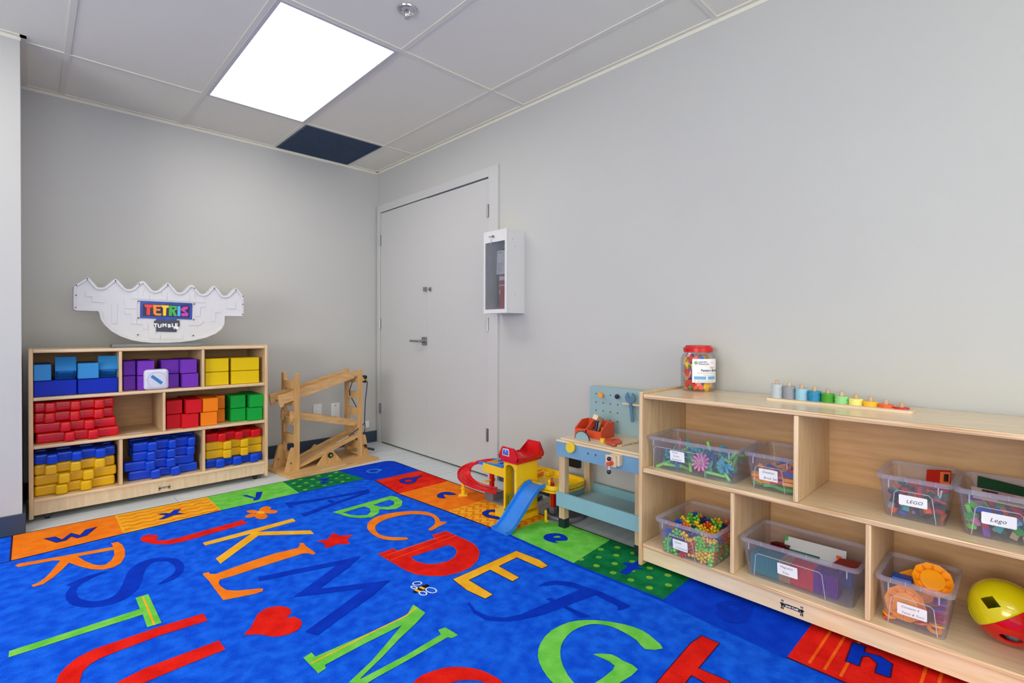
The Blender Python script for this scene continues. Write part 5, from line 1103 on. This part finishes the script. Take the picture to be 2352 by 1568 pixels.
# sloped shoulders of the peaks
for xa,xb,top in ((R0,R0+.045,.386),(R1,R1-.04,.394)):
    for ya,yb_,yt in ((Q1-.008,Q1,Q1+.024),(Q0+.006,Q0,Q0-.022)):
        mb.add([(xa,ya,.338),(xa,yt,top),(xb,ya,.338)],[(0,1,2)]); mb.add([(xa,ya+(.004 if ya<-2.2 else -.004),.338),(xa,yt+(.004 if ya<-2.2 else -.004),top),(xb,ya+(.004 if ya<-2.2 else -.004),.338)],[(0,1,2)])
rf=obj('roof_tray',mb,Rg,ga,smooth=20)
sy0,sy1=Q0-.026,Q1+.058
mb=MB().prism([(sy1,.340),(sy0,.340),(sy0,.366),(sy0-.006,.376),(sy1+.006,.378),(sy1,.370)],0,-.0012,YZ(R0)); mb.prism([(sy1+.003,.343),(sy0-.003,.343),(sy0-.003,.364),(sy0-.008,.373),(sy1+.008,.374),(sy1+.003,.368)],-.0012,-.0016,YZ(R0),mi=1)
mb.prism([(sy1+.008,.346),(sy0-.022,.346),(sy0-.022,.354),(sy1+.012,.358)],-.0016,-.002,YZ(R0),mi=2); mb.prism([(sy0-.018,.356),(sy0-.006,.352),(sy0-.006,.362),(sy0-.012,.368)],-.0016,-.002,YZ(R0),mi=3); mb.prism([(sy0-.02,.362),(sy0-.03,.366),(sy0-.024,.371)],-.0016,-.002,YZ(R0),mi=0)
obj('car_sticker',mb,[M_paper,Bg,PM['magenta'],GG],rf,smooth=0)
obj('small_sticker',MB().box(tx0-.0006,tx0,-2.190,-2.178,.300,.308),mat('sticker_orange',(226,120,60),.5),tw,smooth=0)
# slide
prof_s=[(-.055,0),(.055,0),(.055,.020),(.048,.020),(.046,.006),(-.046,.006),(-.048,.020),(-.055,.020)]
path=[(-.612,-2.299,.0125),(-.59,-2.299,.0125),(-.565,-2.299,.022),(-.53,-2.299,.050),(-.48,-2.299,.096),(-.43,-2.299,.142),(-.395,-2.299,.170),(-.37,-2.299,.184),(-.335,-2.299,.188)]
obj('slide',MB().sweep(prof_s,path),Bg,ga,smooth=45)
# right deck
dk_=[(-.285,-2.24),(-.330,-2.250),(-.332,-2.35),(-.318,-2.395),(-.285,-2.420),(-.22,-2.438),(-.13,-2.439),(-.09,-2.415),(-.075,-2.36),(-.075,-2.08),(-.12,-2.045),(-.235,-2.045),(-.262,-2.07)]
dk_=spline(dk_,2)
mb=MB().prism(dk_,.168,.176); N=len(dk_); ins_=grow(dk_,-.008)
mb.prism(dk_,.160,.196,holes=[ins_])
rd_=obj('right_deck',mb,Yg,ga,smooth=40)
obj('parking_stop',MB().box(-.20,-.145,-2.17,-2.145,.1765,.196,.004),Og,rd_); 
mb=MB()
for y in (-2.11,-2.20): mb.box(-.155,-.11,y-.012,y+.012,.1765,.198,.005)
obj('parking_bay',mb,Yg,rd_); obj('gate_arm',MB().tube([(-.18,-2.26,.184),(-.24,-2.31,.186),(-.262,-2.335,.188)],.006,8).cyl((-.265,-2.335,.177),(-.265,-2.335,.197),.013,seg=18),Rg,rd_); obj('gate_post',MB().cyl((-.296,-2.345,.177),(-.296,-2.345,.212),.007,seg=14).ball((-.296,-2.345,.212),.007),Yg,rd_)
# left deck with blue ramp panel
mb=MB().box(-.392,-.258,-2.134,-1.922,.208,.214).box(-.3935,-.3865,-2.134,-1.9205,.194,.243,.002).box(-.2635,-.2565,-2.134,-1.9205,.194,.238,.002).box(-.387,-.263,-1.927,-1.9205,.194,.2425,.001)
ld=obj('left_deck',mb,Yg,ga,smooth=30)
M_=Matrix.Translation((-.32,-2.0,.240))@Matrix.Rotation(-.10,4,'X')
obj('road_panel',MB().box(-.064,-.052,-.08,.13,-.004,.012,.002,M=M_).box(.045,.056,-.08,.13,-.004,.012,.002,M=M_).box(-.06,.05,-.13,-.02,-.004,.002,.002,M=M_).box(-.06,.05,-.02,-.008,-.004,.012,.002,M=M_),Bg,ld)
obj('road_sticker',MB().box(-.045,.04,-.115,-.03,.0021,.0026,M=M_),mat('road_print',(180,200,170),.5,c2=(40,110,190),scale=60),ld,smooth=0); obj('sticker_orange',MB().box(-.045,.03,.02,.08,-.006,.001,M=M_),Og,ld)
# curved red ramp
rp=[(-.300,-1.915,.226),(-.300,-1.865,.222),(-.298,-1.810,.208),(-.312,-1.755,.188),(-.345,-1.728,.166),(-.382,-1.735,.142),(-.402,-1.770,.120),(-.400,-1.820,.102),(-.378,-1.870,.088),(-.345,-1.915,.076),(-.312,-1.952,.068)]
def cat(pts,n=4):
    out=[]
    for i in range(len(pts)-1):
        p0=Vector(pts[max(i-1,0)]);p1=Vector(pts[i]);p2=Vector(pts[i+1]);p3=Vector(pts[min(i+2,len(pts)-1)])
        for k in range(n): t=k/n; out.append(.5*((2*p1)+(p2-p0)*t+(2*p0-5*p1+4*p2-p3)*t*t+(3*p1-p0-3*p2+p3)*t**3))
    out.append(Vector(pts[-1])); return out
pr=[(-.040,-.003),(.040,-.003),(.040,.013),(.035,.013),(.033,.002),(.010,.002),(.009,.005),(.006,.005),(.005,.002),(-.005,.002),(-.006,.005),(-.009,.005),(-.010,.002),(-.033,.002),(-.035,.013),(-.040,.013)]
obj('curved_ramp',MB().sweep(pr,cat(rp)),Rg,ga,smooth=35)
mb=MB().prism([(-.425,-1.735),(-.40,-1.71),(-.355,-1.735),(-.38,-1.765)],z0,.018).cyl((-.39,-1.738,.018),(-.39,-1.738,.134),.013,.010,seg=10).box(-.405,-.375,-1.752,-1.724,.05,.056,.002); obj('ramp_foot',mb,Yg,ga)
for x,y,zt_ in ((-.300,-1.895,.206),(-.275,-2.02,.208),(-.238,-2.322,.168)):
    mb=MB().box(x-.011,x+.011,y-.011,y+.011,.05,zt_,.002); po=obj('post',mb,Rg,ga); 
    obj('post_socket',MB().box(x-.017,x+.017,y-.017,y+.017,.020,.058,.004),Gg,po)
obj('support_arm',MB().box(-.36,-.285,-1.90,-1.88,.118,.124,.002).box(-.296,-.28,-1.905,-1.87,.112,.13,.002),Yg,ga)
# grey road base
gb1=spline([(-.345,-1.90),(-.315,-1.86),(-.25,-1.85),(-.09,-1.88),(-.07,-2.0),(-.07,-2.09),(-.255,-2.085),(-.335,-2.05),(-.345,-1.97)],2)
gb2=[(-.19+.125*math.cos(2*PI*k/28),-2.365+.105*math.sin(2*PI*k/28)) for k in range(28)]
obj('road_base',MB().prism(gb1,z0,.022),Gg,ga,smooth=30); mb=MB().prism(gb2,z0,.018); mb.lathe([(.108,.018),(.104,.030),(.096,.030),(.092,.018)],(-.19,-2.365,0),28); obj('road_base',mb,Gg,ga,smooth=30)
obj('ramp_landing',MB().prism([(-1.955,.022),(-1.875,.022),(-1.885,.060),(-1.955,.062)],0,.085,lambda a,b,t:(-.345+t,a,b)),Gg,ga,smooth=20)
obj('fuel_pump',MB().box(-.19,-.155,-2.275,-2.245,.022,.100,.012),Yg,ga); q_9=P(1254,1185,x=-.335)
obj('gate_stop',MB().box(-.343,-.335,-2.366,-2.352,z0,.072,.003).box(-.343,-.322,-2.368,-2.352,z0,.018,.002),Yg,ga)
obj('green_roller',MB().cyl((-.335,-2.055,.030),(-.29,-2.055,.030),.0165,seg=18),PM['mint'] if 'mint' in PM else LGm,ga)
obj('blue_tank',MB().box(-.13,-.10,-2.25,-2.22,.03,.155,.006),plas('tank_blue',(40,84,130)),ga)
# ================================================================== EXTINGUISHER CABINET
cx0=-.158; ya,yb2=-1.652,-1.858; za,zb=1.112,1.632
ya=P(1111,640,x=cx0).y; yb2=P(1163.5,640,x=cx0).y; zb=P(1163,523.5,x=cx0).z; za=P(1163,718,x=cx0).z
ec=thing('extinguisher_cabinet','white wall cabinet with a glazed door holding a fire extinguisher beside the double door','cabinet',(-.08,(ya+yb2)/2,za))
M_cab=mat('cabinet_white',(214,215,216),.35)
th=.006
obj('shell',MB().box(cx0+.012,-.0005,yb2,yb2+th,za,zb).box(cx0+.012,-.0005,ya-th,ya,za,zb).box(cx0+.012,-.0005,yb2+th,ya-th,zb-th,zb).box(cx0+.012,-.0005,yb2+th,ya-th,za,za+th).box(-.006,-.0006,yb2+th,ya-th,za+th,zb-th),M_cab,ec)
zg=P(1160,551,x=cx0).z; zg0=P(1160,709,x=cx0).z; yg1=yb2+.017; yg0=ya-.013
obj('door_frame',MB().prism([(yb2,za),(ya,za),(ya,zb),(yb2,zb)],0,.011,YZ(cx0),holes=[[(yg1,zg0),(yg0,zg0),(yg0,zg),(yg1,zg)]]),M_cab,ec,smooth=20)
obj('door_glass',MB().box(cx0+.004,cx0+.006,yg1-.004,yg0+.004,zg0-.004,zg+.004),clear('cabinet_glass',(150,160,170),.24,.05,.4),ec,smooth=0)
ql=P(1134,543,x=cx0); kl=MB().cyl((cx0,ql.y,ql.z),(cx0-.010,ql.y,ql.z),.008,seg=16).box(cx0-.012,cx0-.009,ql.y+.002,ql.y+.035,ql.z-.002,ql.z+.002).tube([(cx0-.004,ql.y+.022,ql.z-.014),(cx0-.004,ql.y+.021,ql.z-.05)],.0016,6); obj('lock',kl,M_steel,ec)
mb=MB()
for u,v in ((1177,549),(1183,565),(1183,679)): p_=P(u,v,y=yb2); mb.cyl((p_.x,yb2+.001,p_.z),(p_.x,yb2-.0012,p_.z),.0028,seg=8)
obj('rivets',mb,M_steel,ec)
ey=yb2+.082; ex=-.075
fe=thing('fire_extinguisher','red fire extinguisher with a paper tag inside the white wall cabinet','fire extinguisher',(ex,ey,za+th))
M_fr=plas('extinguisher_red',(196,26,30))
zb0=za+th+.001
obj('cylinder',MB().lathe([(.001,zb0),(.046,zb0),(.05,zb0+.01),(.05,zb0+.24),(.042,zb0+.28),(.018,zb0+.305),(.016,zb0+.33)],(ex,ey,0),28),M_fr,fe)
obj('valve',MB().cyl((ex,ey,zb0+.33),(ex,ey,zb0+.362),.014).box(ex-.055,ex+.03,ey-.008,ey+.008,zb0+.362,zb0+.372,.002).box(ex-.05,ex+.01,ey-.006,ey+.006,zb0+.392,zb0+.40,.002),M_black,fe)
obj('hose',MB().tube([(ex-.01,ey,zb0+.35),(ex-.012,ey+.04,zb0+.365),(ex-.014,ey+.07,zb0+.33),(ex-.015,ey+.075,zb0+.25),(ex-.015,ey+.07,zb0+.10),(ex-.015,ey+.066,zb0+.03)],.009,10),mat('hose_grey',(60,66,72),.6),fe)
obj('gauge_ring',MB().tube([(ex-.03,ey+.015*math.cos(k*PI/8),zb0+.415+.015*math.sin(k*PI/8)) for k in range(16)],.002,6,closed=True),M_steel,fe)
mb=MB()
def onc(a0,a1,z_0,z_1,mi,r=.0506,n=8): mb.add([(ex-r*math.cos(a0+(a1-a0)*i/n),ey+r*math.sin(a0+(a1-a0)*i/n),z) for z in (z_0,z_1) for i in range(n+1)],[(i,i+1,n+2+i,n+1+i) for i in range(n)],mi)
onc(-.9,1.3,zb0+.20,zb0+.225,0); onc(-.5,1.2,zb0+.165,zb0+.172,0); onc(.2,1.0,zb0+.11,zb0+.135,1,.0508); onc(.35,.9,zb0+.08,zb0+.105,1,.0508); onc(.2,.8,zb0+.122,zb0+.14,0,.051); onc(1.0,1.5,zb0+.02,zb0+.15,2)
obj('print',mb,[M_paper,mat('print_yellow',(216,208,60),.5),M_ink],fe,smooth=0)
obj('paper_tag',MB().prism([(ey-.048,zb0+.235),(ey+.034,zb0+.238),(ey+.026,zb0+.385),(ey-.048,zb0+.385)],0,.001,YZ(ex-.062)),M_paper,fe,smooth=0)
mb=MB()
for k,wl in enumerate((.03,.05,.045,.05,.04,.06,.055)): z=zb0+.248+k*.0095; mb.box(ex-.0634,ex-.0628,ey+.028-wl,ey+.028,z,z+.0016,mi=1 if k==0 else 0)
mb.box(ex-.0634,ex-.0628,ey-.02,ey+.014,zb0+.37,zb0+.373); obj('tag_print',mb,[M_ink,Rg],fe,smooth=0)
